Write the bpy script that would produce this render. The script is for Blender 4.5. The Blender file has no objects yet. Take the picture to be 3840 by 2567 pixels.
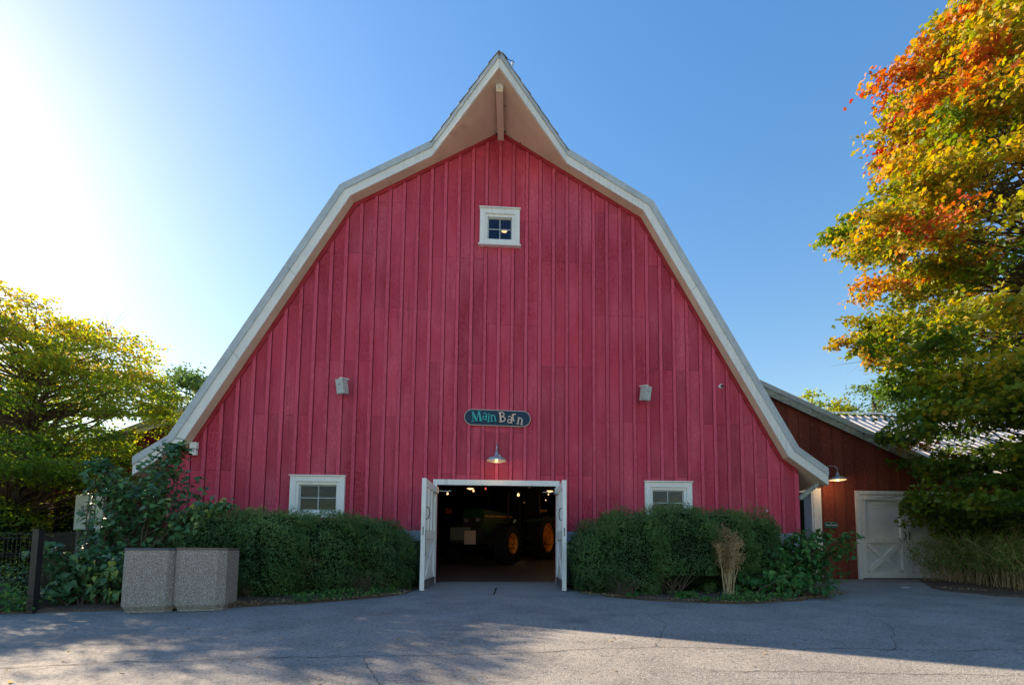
import bpy, math, random
import numpy as np
from mathutils import Vector, Matrix
random.seed(7); rng = np.random.default_rng(7)
sc = bpy.context.scene
COL = sc.collection
# ------------------------------------------------------------------ camera
cd = bpy.data.cameras.new('camera'); cam = bpy.data.objects.new('camera', cd); COL.objects.link(cam)
cd.sensor_width = 36; cd.lens = 16.679; cd.shift_x = -0.0287; cd.shift_y = 0.1682
cd.clip_start = 0.05; cd.clip_end = 3000
def rot(pt, yw, rl):
    return (Matrix.Rotation(yw, 3, 'Z') @ Matrix.Rotation(pt, 3, 'X') @ Matrix.Rotation(rl, 3, 'Y'))
R = rot(0.0771, -0.0621, -0.0052)
M = Matrix(((R[0][0], R[0][2], -R[0][1]), (R[1][0], R[1][2], -R[1][1]), (R[2][0], R[2][2], -R[2][1]))).to_4x4()
M.translation = Vector((0.342, -10.224, 0.685))
cam.matrix_world = M
sc.camera = cam
# ------------------------------------------------------------------ world and sun
SUN = Vector((-1.6, 0.986, 1.0)).normalized()
elev = math.asin(SUN.z); azim = math.atan2(SUN.x, SUN.y)
w = bpy.data.worlds.new('World'); sc.world = w; w.use_nodes = True
nt = w.node_tree; nt.nodes.clear()
sky = nt.nodes.new('ShaderNodeTexSky'); sky.sky_type = 'NISHITA'; sky.sun_disc = False
sky.sun_elevation = elev; sky.sun_rotation = azim
sky.air_density = 1.5; sky.dust_density = 0.4; sky.ozone_density = 1.0; sky.altitude = 0
bg = nt.nodes.new('ShaderNodeBackground'); bg.inputs['Strength'].default_value = 0.066
gam = nt.nodes.new('ShaderNodeGamma'); gam.inputs[1].default_value = 0.72
sat = nt.nodes.new('ShaderNodeHueSaturation'); sat.inputs['Saturation'].default_value = 1.75; sat.inputs['Hue'].default_value = 0.512
wo = nt.nodes.new('ShaderNodeOutputWorld')
nt.links.new(sky.outputs[0], gam.inputs[0]); nt.links.new(gam.outputs[0], sat.inputs['Color']); nt.links.new(sat.outputs[0], bg.inputs[0]); nt.links.new(bg.outputs[0], wo.inputs[0])
sd = bpy.data.lights.new('sun', 'SUN'); sd.energy = 2.85; sd.angle = math.radians(0.53); sd.color = (1.0, 0.78, 0.54)
so = bpy.data.objects.new('sun', sd); COL.objects.link(so)
so.rotation_euler = SUN.to_track_quat('Z', 'Y').to_euler(); so.location = (-30, 20, 30)
sc.view_settings.view_transform = 'Standard'; sc.view_settings.look = 'None'
sc.view_settings.exposure = 2.33; sc.view_settings.gamma = 1.0
sc.view_settings.use_curve_mapping = False
# ------------------------------------------------------------------ materials
def mat(name, col, rough=0.7, spec=0.3, var=None, scale=6.0, fine=None, fscale=80.0, bump=0.0, bscale=60.0,
        stretch=(1, 1, 1), metal=0.0, rnd=0.0, blotch=None, bscale2=1.2, bl_lo=0.45, bl_hi=0.62, streak=None):
    """procedural material: base colour, broad variation, fine grain, blotches, per-object variation, bump"""
    m = bpy.data.materials.new(name); m.use_nodes = True
    n = m.node_tree.nodes; l = m.node_tree.links
    b = n['Principled BSDF']; b.inputs['Roughness'].default_value = rough
    b.inputs['Specular IOR Level'].default_value = spec; b.inputs['Metallic'].default_value = metal
    tc = n.new('ShaderNodeTexCoord'); mp = n.new('ShaderNodeMapping'); mp.inputs['Scale'].default_value = stretch
    geo = n.new('ShaderNodeNewGeometry'); l.new(geo.outputs['Position'], mp.inputs[0])
    cur = None
    def rgb(c):
        r = n.new('ShaderNodeRGB'); r.outputs[0].default_value = (*c, 1); return r.outputs[0]
    cur = rgb(col)
    def mix(a, bb, fac):
        x = n.new('ShaderNodeMix'); x.data_type = 'RGBA'; l.new(fac, x.inputs[0]); l.new(a, x.inputs[6]); l.new(bb, x.inputs[7]); return x.outputs[2]
    def noise(s, det=4.0, lo=0.4, hi=0.6, ro=0.6):
        t = n.new('ShaderNodeTexNoise'); t.inputs['Scale'].default_value = s; t.inputs['Detail'].default_value = det
        t.inputs['Roughness'].default_value = ro
        l.new(mp.outputs[0], t.inputs['Vector'])
        r = n.new('ShaderNodeMapRange'); r.inputs[1].default_value = lo; r.inputs[2].default_value = hi
        l.new(t.outputs[0], r.inputs[0]); return r.outputs[0]
    if var is not None: cur = mix(cur, rgb(var), noise(scale))
    if blotch is not None: cur = mix(cur, rgb(blotch), noise(bscale2, 6.0, bl_lo, bl_hi, 0.65))
    if fine is not None: cur = mix(cur, rgb(fine), noise(fscale, 2.0, 0.48, 0.62))
    if rnd:
        oi = n.new('ShaderNodeObjectInfo'); mr = n.new('ShaderNodeMapRange')
        mr.inputs[3].default_value = 1 - rnd; mr.inputs[4].default_value = 1 + rnd
        l.new(oi.outputs['Random'], mr.inputs[0])
        hv = n.new('ShaderNodeHueSaturation'); l.new(mr.outputs[0], hv.inputs['Value']); l.new(cur, hv.inputs['Color']); cur = hv.outputs[0]
    if streak is not None:
        m2 = n.new('ShaderNodeMapping'); m2.inputs['Scale'].default_value = (1, 1, .035); l.new(geo.outputs['Position'], m2.inputs[0])
        t = n.new('ShaderNodeTexNoise'); t.inputs['Scale'].default_value = 16; t.inputs['Detail'].default_value = 5; l.new(m2.outputs[0], t.inputs['Vector'])
        t3 = n.new('ShaderNodeTexNoise'); t3.inputs['Scale'].default_value = .7; t3.inputs['Detail'].default_value = 3; l.new(geo.outputs['Position'], t3.inputs['Vector'])
        r = n.new('ShaderNodeMapRange'); r.inputs[1].default_value = .5; r.inputs[2].default_value = .72; l.new(t.outputs[0], r.inputs[0])
        r3 = n.new('ShaderNodeMapRange'); r3.inputs[1].default_value = .42; r3.inputs[2].default_value = .62; r3.inputs[4].default_value = .6; l.new(t3.outputs[0], r3.inputs[0])
        mu = n.new('ShaderNodeMath'); mu.operation = 'MULTIPLY'; l.new(r.outputs[0], mu.inputs[0]); l.new(r3.outputs[0], mu.inputs[1])
        cur = mix(cur, rgb(streak), mu.outputs[0])
    l.new(cur, b.inputs['Base Color'])
    if bump:
        t = n.new('ShaderNodeTexNoise'); t.inputs['Scale'].default_value = bscale; t.inputs['Detail'].default_value = 3
        l.new(mp.outputs[0], t.inputs['Vector'])
        bp = n.new('ShaderNodeBump'); bp.inputs['Strength'].default_value = bump; bp.inputs['Distance'].default_value = 0.01
        l.new(t.outputs[0], bp.inputs['Height']); l.new(bp.outputs[0], b.inputs['Normal'])
    return m
def leafmat(name, stops, trans=0.45, rough=0.55, spec=0.3):
    m = bpy.data.materials.new(name); m.use_nodes = True
    n = m.node_tree.nodes; l = m.node_tree.links; n.clear()
    out = n.new('ShaderNodeOutputMaterial'); at = n.new('ShaderNodeAttribute'); at.attribute_name = 'hue'
    cr = n.new('ShaderNodeValToRGB'); e = cr.color_ramp.elements
    e[0].position = stops[0][0]; e[0].color = (*stops[0][1], 1)
    e[1].position = stops[-1][0]; e[1].color = (*stops[-1][1], 1)
    for p, c in stops[1:-1]:
        x = e.new(p); x.color = (*c, 1)
    l.new(at.outputs['Fac'], cr.inputs[0])
    p = n.new('ShaderNodeBsdfPrincipled'); p.inputs['Roughness'].default_value = rough; p.inputs['Specular IOR Level'].default_value = spec
    t = n.new('ShaderNodeBsdfTranslucent'); mx = n.new('ShaderNodeMixShader'); mx.inputs[0].default_value = trans
    hs = n.new('ShaderNodeHueSaturation'); hs.inputs['Saturation'].default_value = 1.1; hs.inputs['Value'].default_value = 1.7
    l.new(cr.outputs[0], p.inputs['Base Color']); l.new(cr.outputs[0], hs.inputs['Color']); l.new(hs.outputs[0], t.inputs['Color'])
    l.new(p.outputs[0], mx.inputs[1]); l.new(t.outputs[0], mx.inputs[2]); l.new(mx.outputs[0], out.inputs[0])
    return m
def emit(name, col, s):
    m = bpy.data.materials.new(name); m.use_nodes = True
    b = m.node_tree.nodes['Principled BSDF']; b.inputs['Base Color'].default_value = (*col, 1)
    b.inputs['Emission Color'].default_value = (*col, 1); b.inputs['Emission Strength'].default_value = s
    return m
MT = {}
MT['red'] = mat('barn red paint', (0.52, 0.048, 0.085), 0.75, 0.25, var=(0.62, 0.11, 0.165), scale=0.8, blotch=(0.38, 0.03, 0.055), bscale2=0.9,
                fine=(0.52, 0.06, 0.11), fscale=30, bump=0.35, bscale=50, stretch=(1, 1, 0.4), rnd=0.15, streak=(0.22, 0.02, 0.036))
MT['batten'] = mat('batten red paint', (0.60, 0.08, 0.15), 0.75, 0.25, var=(0.53, 0.06, 0.115), scale=2, fine=(0.64, 0.11, 0.155), fscale=60,
                   bump=0.25, bscale=60, stretch=(1, 1, 0.15), rnd=0.08)
MT['frieze'] = mat('frieze red paint', (0.34, 0.024, 0.036), 0.75, 0.25, var=(0.41, 0.04, 0.055), scale=3, rnd=0.05)
MT['gap'] = mat('dark sheathing', (0.16, 0.014, 0.024), 0.9)
MT['white'] = mat('white trim paint', (0.88, 0.88, 0.86), 0.55, 0.35, var=(0.80, 0.81, 0.80), scale=3, blotch=(0.6, 0.6, 0.55), bscale2=3.5, bl_lo=0.6, bl_hi=0.8,
                  fine=(0.80, 0.80, 0.78), fscale=30, bump=0.2, bscale=40, streak=(0.42, 0.42, 0.38))
MT['fascia'] = mat('weathered white fascia', (0.84, 0.84, 0.81), 0.6, 0.3, var=(0.75, 0.76, 0.75), scale=2, blotch=(0.26, 0.24, 0.2), bscale2=14, bl_lo=0.68, bl_hi=0.76,
                   fine=(0.74, 0.74, 0.71), fscale=40, bump=0.2, bscale=40, streak=(0.45, 0.45, 0.41))
MT['trim'] = mat('grey blue drip trim', (0.50, 0.55, 0.57), 0.45, 0.45, var=(0.43, 0.47, 0.5), scale=3)
MT['oldfascia'] = mat('flaking grey fascia', (0.42, 0.43, 0.38), 0.7, 0.3, var=(0.3, 0.32, 0.28), scale=4, blotch=(0.08, 0.09, 0.07), bscale2=16, bl_lo=0.54, bl_hi=0.64)
MT['soffit'] = mat('tan soffit paint', (0.80, 0.68, 0.52), 0.75, 0.2, var=(0.72, 0.60, 0.46), scale=1.5, blotch=(0.56, 0.45, 0.33), bscale2=2, bl_lo=0.58, bl_hi=0.8, bump=0.1)
MT['shingle'] = mat('grey asphalt shingle', (0.22, 0.215, 0.21), 0.9, 0.2, fine=(0.3, 0.29, 0.28), fscale=120, rnd=0.15, bump=0.4, bscale=100)
MT['found'] = mat('painted grey foundation', (0.30, 0.33, 0.36), 0.8, 0.2, var=(0.24, 0.27, 0.3), scale=5, fine=(0.35, 0.38, 0.4), fscale=50, bump=0.3)
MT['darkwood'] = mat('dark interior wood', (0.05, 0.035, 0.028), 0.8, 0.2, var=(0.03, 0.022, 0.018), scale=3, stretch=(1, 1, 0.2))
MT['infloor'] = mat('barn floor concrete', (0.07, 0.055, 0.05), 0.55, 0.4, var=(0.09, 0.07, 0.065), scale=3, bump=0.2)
MT['brown'] = mat('brown red board', (0.19, 0.05, 0.032), 0.8, 0.2, var=(0.165, 0.036, 0.025), scale=2, fine=(0.25, 0.065, 0.045), fscale=45, stretch=(1, 1, 0.2), rnd=0.16, bump=0.3)
MT['annexred'] = mat('dark red board', (0.27, 0.03, 0.03), 0.8, 0.2, var=(0.19, 0.02, 0.02), scale=2, stretch=(1, 1, 0.2), rnd=0.12)
MT['metalroof'] = mat('galvanised roof', (0.52, 0.52, 0.52), 0.4, 0.5, var=(0.4, 0.4, 0.41), scale=3, metal=0.35, rnd=0.05)
MT['black'] = mat('black powder coat', (0.018, 0.018, 0.02), 0.45, 0.4, var=(0.03, 0.027, 0.027), scale=8)
MT['shadedpanel'] = mat('shaded door panel white', (0.78, 0.79, 0.78), 0.6, 0.3, var=(0.72, 0.73, 0.72), scale=3, blotch=(0.5, 0.5, 0.47), bscale2=2.5, bl_lo=0.55, bl_hi=0.8)  # weathered white, dimmed to paint shade into the recessed door fields
MT['iron'] = mat('dark iron', (0.03, 0.027, 0.025), 0.5, 0.4, metal=0.3)
MT['kick'] = mat('grey kick plate', (0.22, 0.23, 0.25), 0.4, 0.5, metal=0.5, var=(0.15, 0.15, 0.16), scale=10)
MT['lampmetal'] = mat('galvanised lamp metal', (0.52, 0.54, 0.57), 0.35, 0.5, metal=0.6, var=(0.42, 0.44, 0.47), scale=8)
MT['speaker'] = mat('grey speaker plastic', (0.5, 0.5, 0.47), 0.6, 0.3, var=(0.4, 0.4, 0.38), scale=14)
MT['navy'] = mat('navy sign paint', (0.006, 0.03, 0.062), 0.5, 0.35, var=(0.01, 0.04, 0.08), scale=4)
MT['teal'] = mat('teal letter paint', (0.05, 0.42, 0.42), 0.5)
MT['peach'] = mat('peach letter paint', (0.75, 0.55, 0.46), 0.5)
MT['rimwhite'] = mat('pale sign rim', (0.55, 0.5, 0.47), 0.5)
MT['signgreen'] = mat('green sign paint', (0.015, 0.1, 0.05), 0.5)
MT['trunk'] = mat('bark', (0.11, 0.085, 0.065), 0.9, 0.15, var=(0.06, 0.047, 0.037), scale=12, stretch=(1, 1, 0.25), bump=0.6, bscale=30)
MT['twig'] = mat('twig', (0.14, 0.1, 0.075), 0.9, 0.15, var=(0.09, 0.065, 0.05), scale=15)
MT['straw'] = mat('dry stems', (0.55, 0.43, 0.25), 0.85, 0.15, var=(0.40, 0.30, 0.17), scale=10)
MT['mulch'] = mat('wood mulch', (0.075, 0.05, 0.037), 0.95, 0.1, var=(0.11, 0.075, 0.055), scale=30, fine=(0.17, 0.12, 0.09), fscale=70, bump=1.0, bscale=60)
MT['soil'] = mat('earth and grass', (0.07, 0.075, 0.035), 0.95, 0.1, var=(0.05, 0.06, 0.025), scale=1.5, fine=(0.1, 0.1, 0.05), fscale=40, bump=0.6)
MT['apron'] = mat('smooth concrete apron', (0.27, 0.26, 0.25), 0.8, 0.2, var=(0.23, 0.225, 0.215), scale=3, fine=(0.3, 0.29, 0.28), fscale=90, bump=0.15)
MT['crack'] = mat('dark crack dirt', (0.05, 0.045, 0.04), 0.95, 0.1)  # one even dark tone for pavement cracks and mud nests
MT['lid'] = mat('dark bin lid', (0.07, 0.1, 0.13), 0.5, 0.4)
MT['core'] = mat('painted inner shade', (0.012, 0.02, 0.008), 0.95, 0.05)  # near-black colour stands in for the shade inside bushes
MT['paper'] = mat('white paper', (0.75, 0.75, 0.78), 0.8)
MT['poster'] = mat('pale printed poster', (0.6, 0.62, 0.52), 0.6, 0.2, var=(0.5, 0.52, 0.45), scale=6)
MT['ink'] = mat('dark poster print', (0.05, 0.05, 0.08), 0.6, 0.2, var=(0.3, 0.3, 0.3), scale=30)
MT['greywall'] = mat('weathered beige board', (0.27, 0.24, 0.2), 0.85, 0.15, var=(0.2, 0.18, 0.15), scale=6, stretch=(1, 1, 0.2), rnd=0.1)
# asphalt with aggregate
def asphalt():
    m = mat('old asphalt', (0.285, 0.275, 0.262), 0.85, 0.2, var=(0.315, 0.305, 0.29), scale=0.9, blotch=(0.22, 0.213, 0.205), bscale2=1.3)
    n = m.node_tree.nodes; l = m.node_tree.links; b = n['Principled BSDF']
    src = b.inputs['Base Color'].links[0].from_socket
    geo = n.new('ShaderNodeNewGeometry')
    for s, lo, hi, col in ((170, 0.55, 0.78, (0.5, 0.49, 0.47)), (120, 0.56, 0.74, (0.09, 0.09, 0.09)), (45, 0.54, 0.70, (0.42, 0.41, 0.385)), (33, 0.54, 0.68, (0.12, 0.12, 0.12))):
        t = n.new('ShaderNodeTexNoise'); t.inputs['Scale'].default_value = s; t.inputs['Detail'].default_value = 2
        l.new(geo.outputs['Position'], t.inputs['Vector'])
        r = n.new('ShaderNodeMapRange'); r.inputs[1].default_value = lo; r.inputs[2].default_value = hi; r.inputs[4].default_value = 0.8
        l.new(t.outputs[0], r.inputs[0])
        x = n.new('ShaderNodeMix'); x.data_type = 'RGBA'; l.new(r.outputs[0], x.inputs[0]); l.new(src, x.inputs[6]); x.inputs[7].default_value = (*col, 1); src = x.outputs[2]
    for s_, lo, hi, col, k_ in ((.55, .60, .68, (0.15, 0.145, 0.14), .55), (3.1, .70, .76, (0.09, 0.085, 0.08), .7), (.9, .63, .72, (0.36, 0.34, 0.31), .5)):
        t = n.new('ShaderNodeTexNoise'); t.inputs['Scale'].default_value = s_; t.inputs['Detail'].default_value = 6; t.inputs['Roughness'].default_value = .65
        mp_ = n.new('ShaderNodeMapping'); mp_.inputs['Location'].default_value = (s_ * 7, 3, 0); l.new(geo.outputs['Position'], mp_.inputs[0]); l.new(mp_.outputs[0], t.inputs['Vector'])
        r = n.new('ShaderNodeMapRange'); r.inputs[1].default_value = lo; r.inputs[2].default_value = hi; r.inputs[4].default_value = k_; l.new(t.outputs[0], r.inputs[0])
        x = n.new('ShaderNodeMix'); x.data_type = 'RGBA'; l.new(r.outputs[0], x.inputs[0]); l.new(src, x.inputs[6]); x.inputs[7].default_value = (*col, 1); src = x.outputs[2]
    l.new(src, b.inputs['Base Color'])
    t = n.new('ShaderNodeTexNoise'); t.inputs['Scale'].default_value = 90; t.inputs['Detail'].default_value = 4
    l.new(geo.outputs['Position'], t.inputs['Vector'])
    bp = n.new('ShaderNodeBump'); bp.inputs['Strength'].default_value = 0.9; bp.inputs['Distance'].default_value = 0.012
    l.new(t.outputs[0], bp.inputs['Height']); l.new(bp.outputs[0], b.inputs['Normal'])
    return m
MT['asphalt'] = asphalt()
def aggregate():
    m = bpy.data.materials.new('exposed aggregate'); m.use_nodes = True
    n = m.node_tree.nodes; l = m.node_tree.links; b = n['Principled BSDF']; b.inputs['Roughness'].default_value = 0.8
    tc = n.new('ShaderNodeTexCoord'); v = n.new('ShaderNodeTexVoronoi'); v.inputs['Scale'].default_value = 125
    l.new(tc.outputs['Object'], v.inputs['Vector'])
    cr = n.new('ShaderNodeValToRGB'); cr.color_ramp.interpolation = 'CONSTANT'
    e = cr.color_ramp.elements; e[0].color = (0.31, 0.255, 0.215, 1); e[1].position = 0.25; e[1].color = (0.47, 0.39, 0.335, 1)
    for p, c in ((0.45, (0.16, 0.14, 0.125, 1)), (0.6, (0.62, 0.58, 0.54, 1)), (0.75, (0.37, 0.30, 0.26, 1)), (0.88, (0.72, 0.69, 0.65, 1))):
        x = e.new(p); x.color = c
    sp = n.new('ShaderNodeSeparateColor'); l.new(v.outputs['Color'], sp.inputs[0]); l.new(sp.outputs[0], cr.inputs[0])
    mr = n.new('ShaderNodeMapRange'); mr.inputs[1].default_value = 0.3; mr.inputs[2].default_value = 0.62; mr.inputs[4].default_value = 0.8
    l.new(v.outputs['Distance'], mr.inputs[0])
    x = n.new('ShaderNodeMix'); x.data_type = 'RGBA'; l.new(mr.outputs[0], x.inputs[0]); l.new(cr.outputs[0], x.inputs[6]); x.inputs[7].default_value = (0.22, 0.19, 0.17, 1)
    l.new(x.outputs[2], b.inputs['Base Color'])
    bp = n.new('ShaderNodeBump'); bp.inputs['Strength'].default_value = 0.7; bp.inputs['Distance'].default_value = 0.006; bp.invert = True
    l.new(v.outputs['Distance'], bp.inputs['Height']); l.new(bp.outputs[0], b.inputs['Normal'])
    return m
MT['aggregate'] = aggregate()
def glass():
    m = bpy.data.materials.new('window glass'); m.use_nodes = True
    n = m.node_tree.nodes; l = m.node_tree.links; n.clear()
    out = n.new('ShaderNodeOutputMaterial'); t = n.new('ShaderNodeBsdfTransparent'); t.inputs[0].default_value = (0.8, 0.85, 0.9, 1)
    g = n.new('ShaderNodeBsdfGlossy'); g.inputs['Roughness'].default_value = 0.03; g.inputs['Color'].default_value = (.45, .5, .6, 1)
    f = n.new('ShaderNodeFresnel'); f.inputs[0].default_value = 1.5
    mx = n.new('ShaderNodeMixShader'); l.new(f.outputs[0], mx.inputs[0]); l.new(t.outputs[0], mx.inputs[1]); l.new(g.outputs[0], mx.inputs[2]); l.new(mx.outputs[0], out.inputs[0])
    return m
MT['glass'] = glass()
MT['bulb'] = emit('warm bulb', (1.0, 0.66, 0.2), 0.5)
MT['bulbin'] = emit('warm indoor bulb', (1.0, 0.52, 0.22), 0.55)
MT['bulbred'] = emit('red indoor bulb', (1.0, 0.12, 0.08), 0.3)
# ------------------------------------------------------------------ mesh helpers
class MB:
    def __init__(s): s.v = []; s.f = []
    def add(s, vs, fs):
        o = len(s.v); s.v += [tuple(q) for q in vs]; s.f += [tuple(i + o for i in f) for f in fs]; return s
    def box(s, x0, x1, y0, y1, z0, z1):
        return s.add([(x0, y0, z0), (x1, y0, z0), (x1, y1, z0), (x0, y1, z0), (x0, y0, z1), (x1, y0, z1), (x1, y1, z1), (x0, y1, z1)],
                     [(0, 3, 2, 1), (4, 5, 6, 7), (0, 1, 5, 4), (1, 2, 6, 5), (2, 3, 7, 6), (3, 0, 4, 7)])
    def bevbox(s, x0, x1, y0, y1, z0, z1, c):
        """box with chamfered vertical edges"""
        p = [(x0 + c, y0), (x1 - c, y0), (x1, y0 + c), (x1, y1 - c), (x1 - c, y1), (x0 + c, y1), (x0, y1 - c), (x0, y0 + c)]
        return s.prism_z(p, z0, z1)
    def prism_z(s, p, z0, z1):
        n = len(p)
        return s.add([(a, b, z0) for a, b in p] + [(a, b, z1) for a, b in p],
                     [tuple(range(n))[::-1], tuple(range(n, 2 * n))] + [(i, (i + 1) % n, n + (i + 1) % n, n + i) for i in range(n)])
    def prism_y(s, p, y0, y1):
        """p: list of (x, z), counter-clockwise seen from the front"""
        n = len(p)
        return s.add([(a, y0, b) for a, b in p] + [(a, y1, b) for a, b in p],
                     [tuple(range(n)), tuple(range(n, 2 * n))[::-1]] + [(i, n + i, n + (i + 1) % n, (i + 1) % n) for i in range(n)])
    def hexa(s, A, B, up, th):
        A, B, up, th = map(Vector, (A, B, up, th))
        q = [A, B, B + up, A + up, A + th, B + th, B + up + th, A + up + th]
        return s.add(q, [(0, 1, 2, 3), (7, 6, 5, 4), (0, 4, 5, 1), (1, 5, 6, 2), (2, 6, 7, 3), (3, 7, 4, 0)])
    def tube(s, pts, rad, seg=6, caps=True):
        pts = [Vector(p) for p in pts]
        if not hasattr(rad, '__len__'): rad = [rad] * len(pts)
        ref = None; rings = []
        for i, p in enumerate(pts):
            d = (pts[min(i + 1, len(pts) - 1)] - pts[max(i - 1, 0)])
            if d.length < 1e-9: d = Vector((0, 0, 1))
            d.normalize()
            if ref is None:
                ref = Vector((1, 0, 0)) if abs(d.x) < 0.8 else Vector((0, 1, 0))
            u = (ref - d * ref.dot(d)); u.normalize(); v = d.cross(u); ref = u
            rings.append([p + (u * math.cos(6.28318 * k / seg) + v * math.sin(6.28318 * k / seg)) * rad[i] for k in range(seg)])
        o = len(s.v)
        for r in rings: s.v += [tuple(q) for q in r]
        for i in range(len(rings) - 1):
            for k in range(seg):
                s.f.append((o + i * seg + k, o + i * seg + (k + 1) % seg, o + (i + 1) * seg + (k + 1) % seg, o + (i + 1) * seg + k))
        if caps:
            s.f.append(tuple(o + k for k in range(seg))[::-1]); s.f.append(tuple(o + (len(rings) - 1) * seg + k for k in range(seg)))
        return s
    def lathe(s, prof, seg=20, axis='z', c=(0, 0, 0), close=False):
        o = len(s.v); c = Vector(c)
        for r, h in prof:
            for k in range(seg):
                a = 6.28318 * k / seg; x, y = r * math.cos(a), r * math.sin(a)
                s.v.append(tuple(c + (Vector((x, y, h)) if axis == 'z' else Vector((h, x, y)) if axis == 'x' else Vector((x, h, y)))))
        for i in range(len(prof) - 1):
            for k in range(seg):
                s.f.append((o + i * seg + k, o + i * seg + (k + 1) % seg, o + (i + 1) * seg + (k + 1) % seg, o + (i + 1) * seg + k))
        return s
    def build(s, name, m, parent=None, smooth=False, **props):
        me = bpy.data.meshes.new(name); me.from_pydata(s.v, [], s.f); me.validate(); me.update()
        if smooth: me.polygons.foreach_set('use_smooth', [True] * len(me.polygons))
        me.materials.append(MT[m] if isinstance(m, str) else m)
        o = bpy.data.objects.new(name, me); COL.objects.link(o)
        if parent is not None: o.parent = parent
        for k, v in props.items(): o[k] = v
        return o
def place(o, loc=(0, 0, 0), rz=0.0):
    o.location = loc; o.rotation_euler = (0, 0, rz); return o
def thing(name, label, cat, loc=(0, 0, 0), rz=0.0, group=None):
    o = bpy.data.objects.new(name, None); COL.objects.link(o); o.location = loc; o.rotation_euler = (0, 0, rz)
    o['label'] = label; o['category'] = cat
    if group: o['group'] = group
    return o
def tag(o, label, cat, group=None):
    o['label'] = label; o['category'] = cat
    if group: o['group'] = group
    return o
def copy_tree(o, parent=None):
    c = o.copy(); COL.objects.link(c); c.parent = parent
    for ch in list(o.children): copy_tree(ch, c)
    return c
def gz(y):
    return 0.0 if y > 0 else (0.05 * y if y > -14 else -0.7)
# ------------------------------------------------------------------ setting: ground
def sheet(name, m, xs, ys, dz, kind='structure'):
    v = [(x, y, gz(y) + dz) for y in ys for x in xs]; nx = len(xs)
    f = [(j * nx + i, j * nx + i + 1, (j + 1) * nx + i + 1, (j + 1) * nx + i) for j in range(len(ys) - 1) for i in range(nx - 1)]
    return MB().add(v, f).build(name, m, None, kind=kind)
sheet('ground', 'soil', (-1500, -60, -20, 0, 20, 60, 1500), (-1500, -60, -14, 0, 60, 1500), -0.03)
sheet('pavement', 'asphalt', (-22, -7, 0, 7, 26), (-60, -22, -14, 0, 1.99), 0.0)
MB().box(-1.245, 1.275, -0.02, 0.6, -0.02, 0.006).add([(-1.5, -1.7, gz(-1.7) + .004), (1.55, -1.7, gz(-1.7) + .004), (1.4, -0.021, .004), (-1.35, -0.021, .004)], [(0, 1, 2, 3)]).build('doorway_apron', 'apron', None, kind='structure')
def ribbon(name, pts, wd, m, dz=0.005):
    mb = MB(); n = len(pts); v = []
    for i, (x, y) in enumerate(pts):
        a = pts[max(i - 1, 0)]; b = pts[min(i + 1, n - 1)]; d = Vector((b[0] - a[0], b[1] - a[1])).normalized(); ww = wd * random.uniform(0.5, 1.3)
        v += [(x - d.y * ww, y + d.x * ww, gz(y) + dz), (x + d.y * ww, y - d.x * ww, gz(y) + dz)]
    return mb.add(v, [(2 * i, 2 * i + 1, 2 * i + 3, 2 * i + 2) for i in range(n - 1)]).build(name, m, None, kind='structure')
def wob(pts, step=0.05, amp=0.02):
    out = []
    dr = 0.0
    for a, b in zip(pts[:-1], pts[1:]):
        L = math.dist(a, b); n = max(2, int(L / step))
        for i in range(n):
            t = i / n; dr = dr * 0.85 + random.uniform(-amp, amp)
            out.append((a[0] + (b[0] - a[0]) * t + random.uniform(-amp, amp) * .4, a[1] + (b[1] - a[1]) * t + dr))
    return out
ribbon('pavement_crack', wob([(-6, -6.1), (-3.92, -5.92), (-2.22, -5.7), (-0.35, -5.68), (0.9, -5.52), (1.8, -5.42), (5.6, -5.65), (9, -5.8)]), 0.005, 'crack')
ribbon('pavement_crack', wob([(2.0, -6.25), (3.3, -6.33), (5.2, -6.45)]), 0.004, 'crack')
ribbon('pavement_crack', wob([(-3.9, -6.3), (-3.2, -5.75), (-1.2, -4.6), (-0.3, -3.9)]), 0.0025, 'crack')
ribbon('pavement_crack', wob([(0.05, -0.75), (0.03, -1.75)], 0.05, 0.004), 0.018, 'crack', 0.009)
for pts_ in ([(4.2, -5.6), (5.0, -4.6), (5.6, -3.4), (6.6, -2.6)], [(-1.0, -5.7), (-.6, -6.6), (.1, -7.4)], [(1.8, -5.42), (2.3, -4.3), (2.2, -3.3)], [(6.5, -4.2), (8.2, -3.6), (10.5, -4.0)], [(-5.6, -4.4), (-4.2, -4.55), (-3.2, -4.4)]):
    ribbon('pavement_crack', wob(pts_, .05, .025), 0.0028, 'crack')
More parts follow.
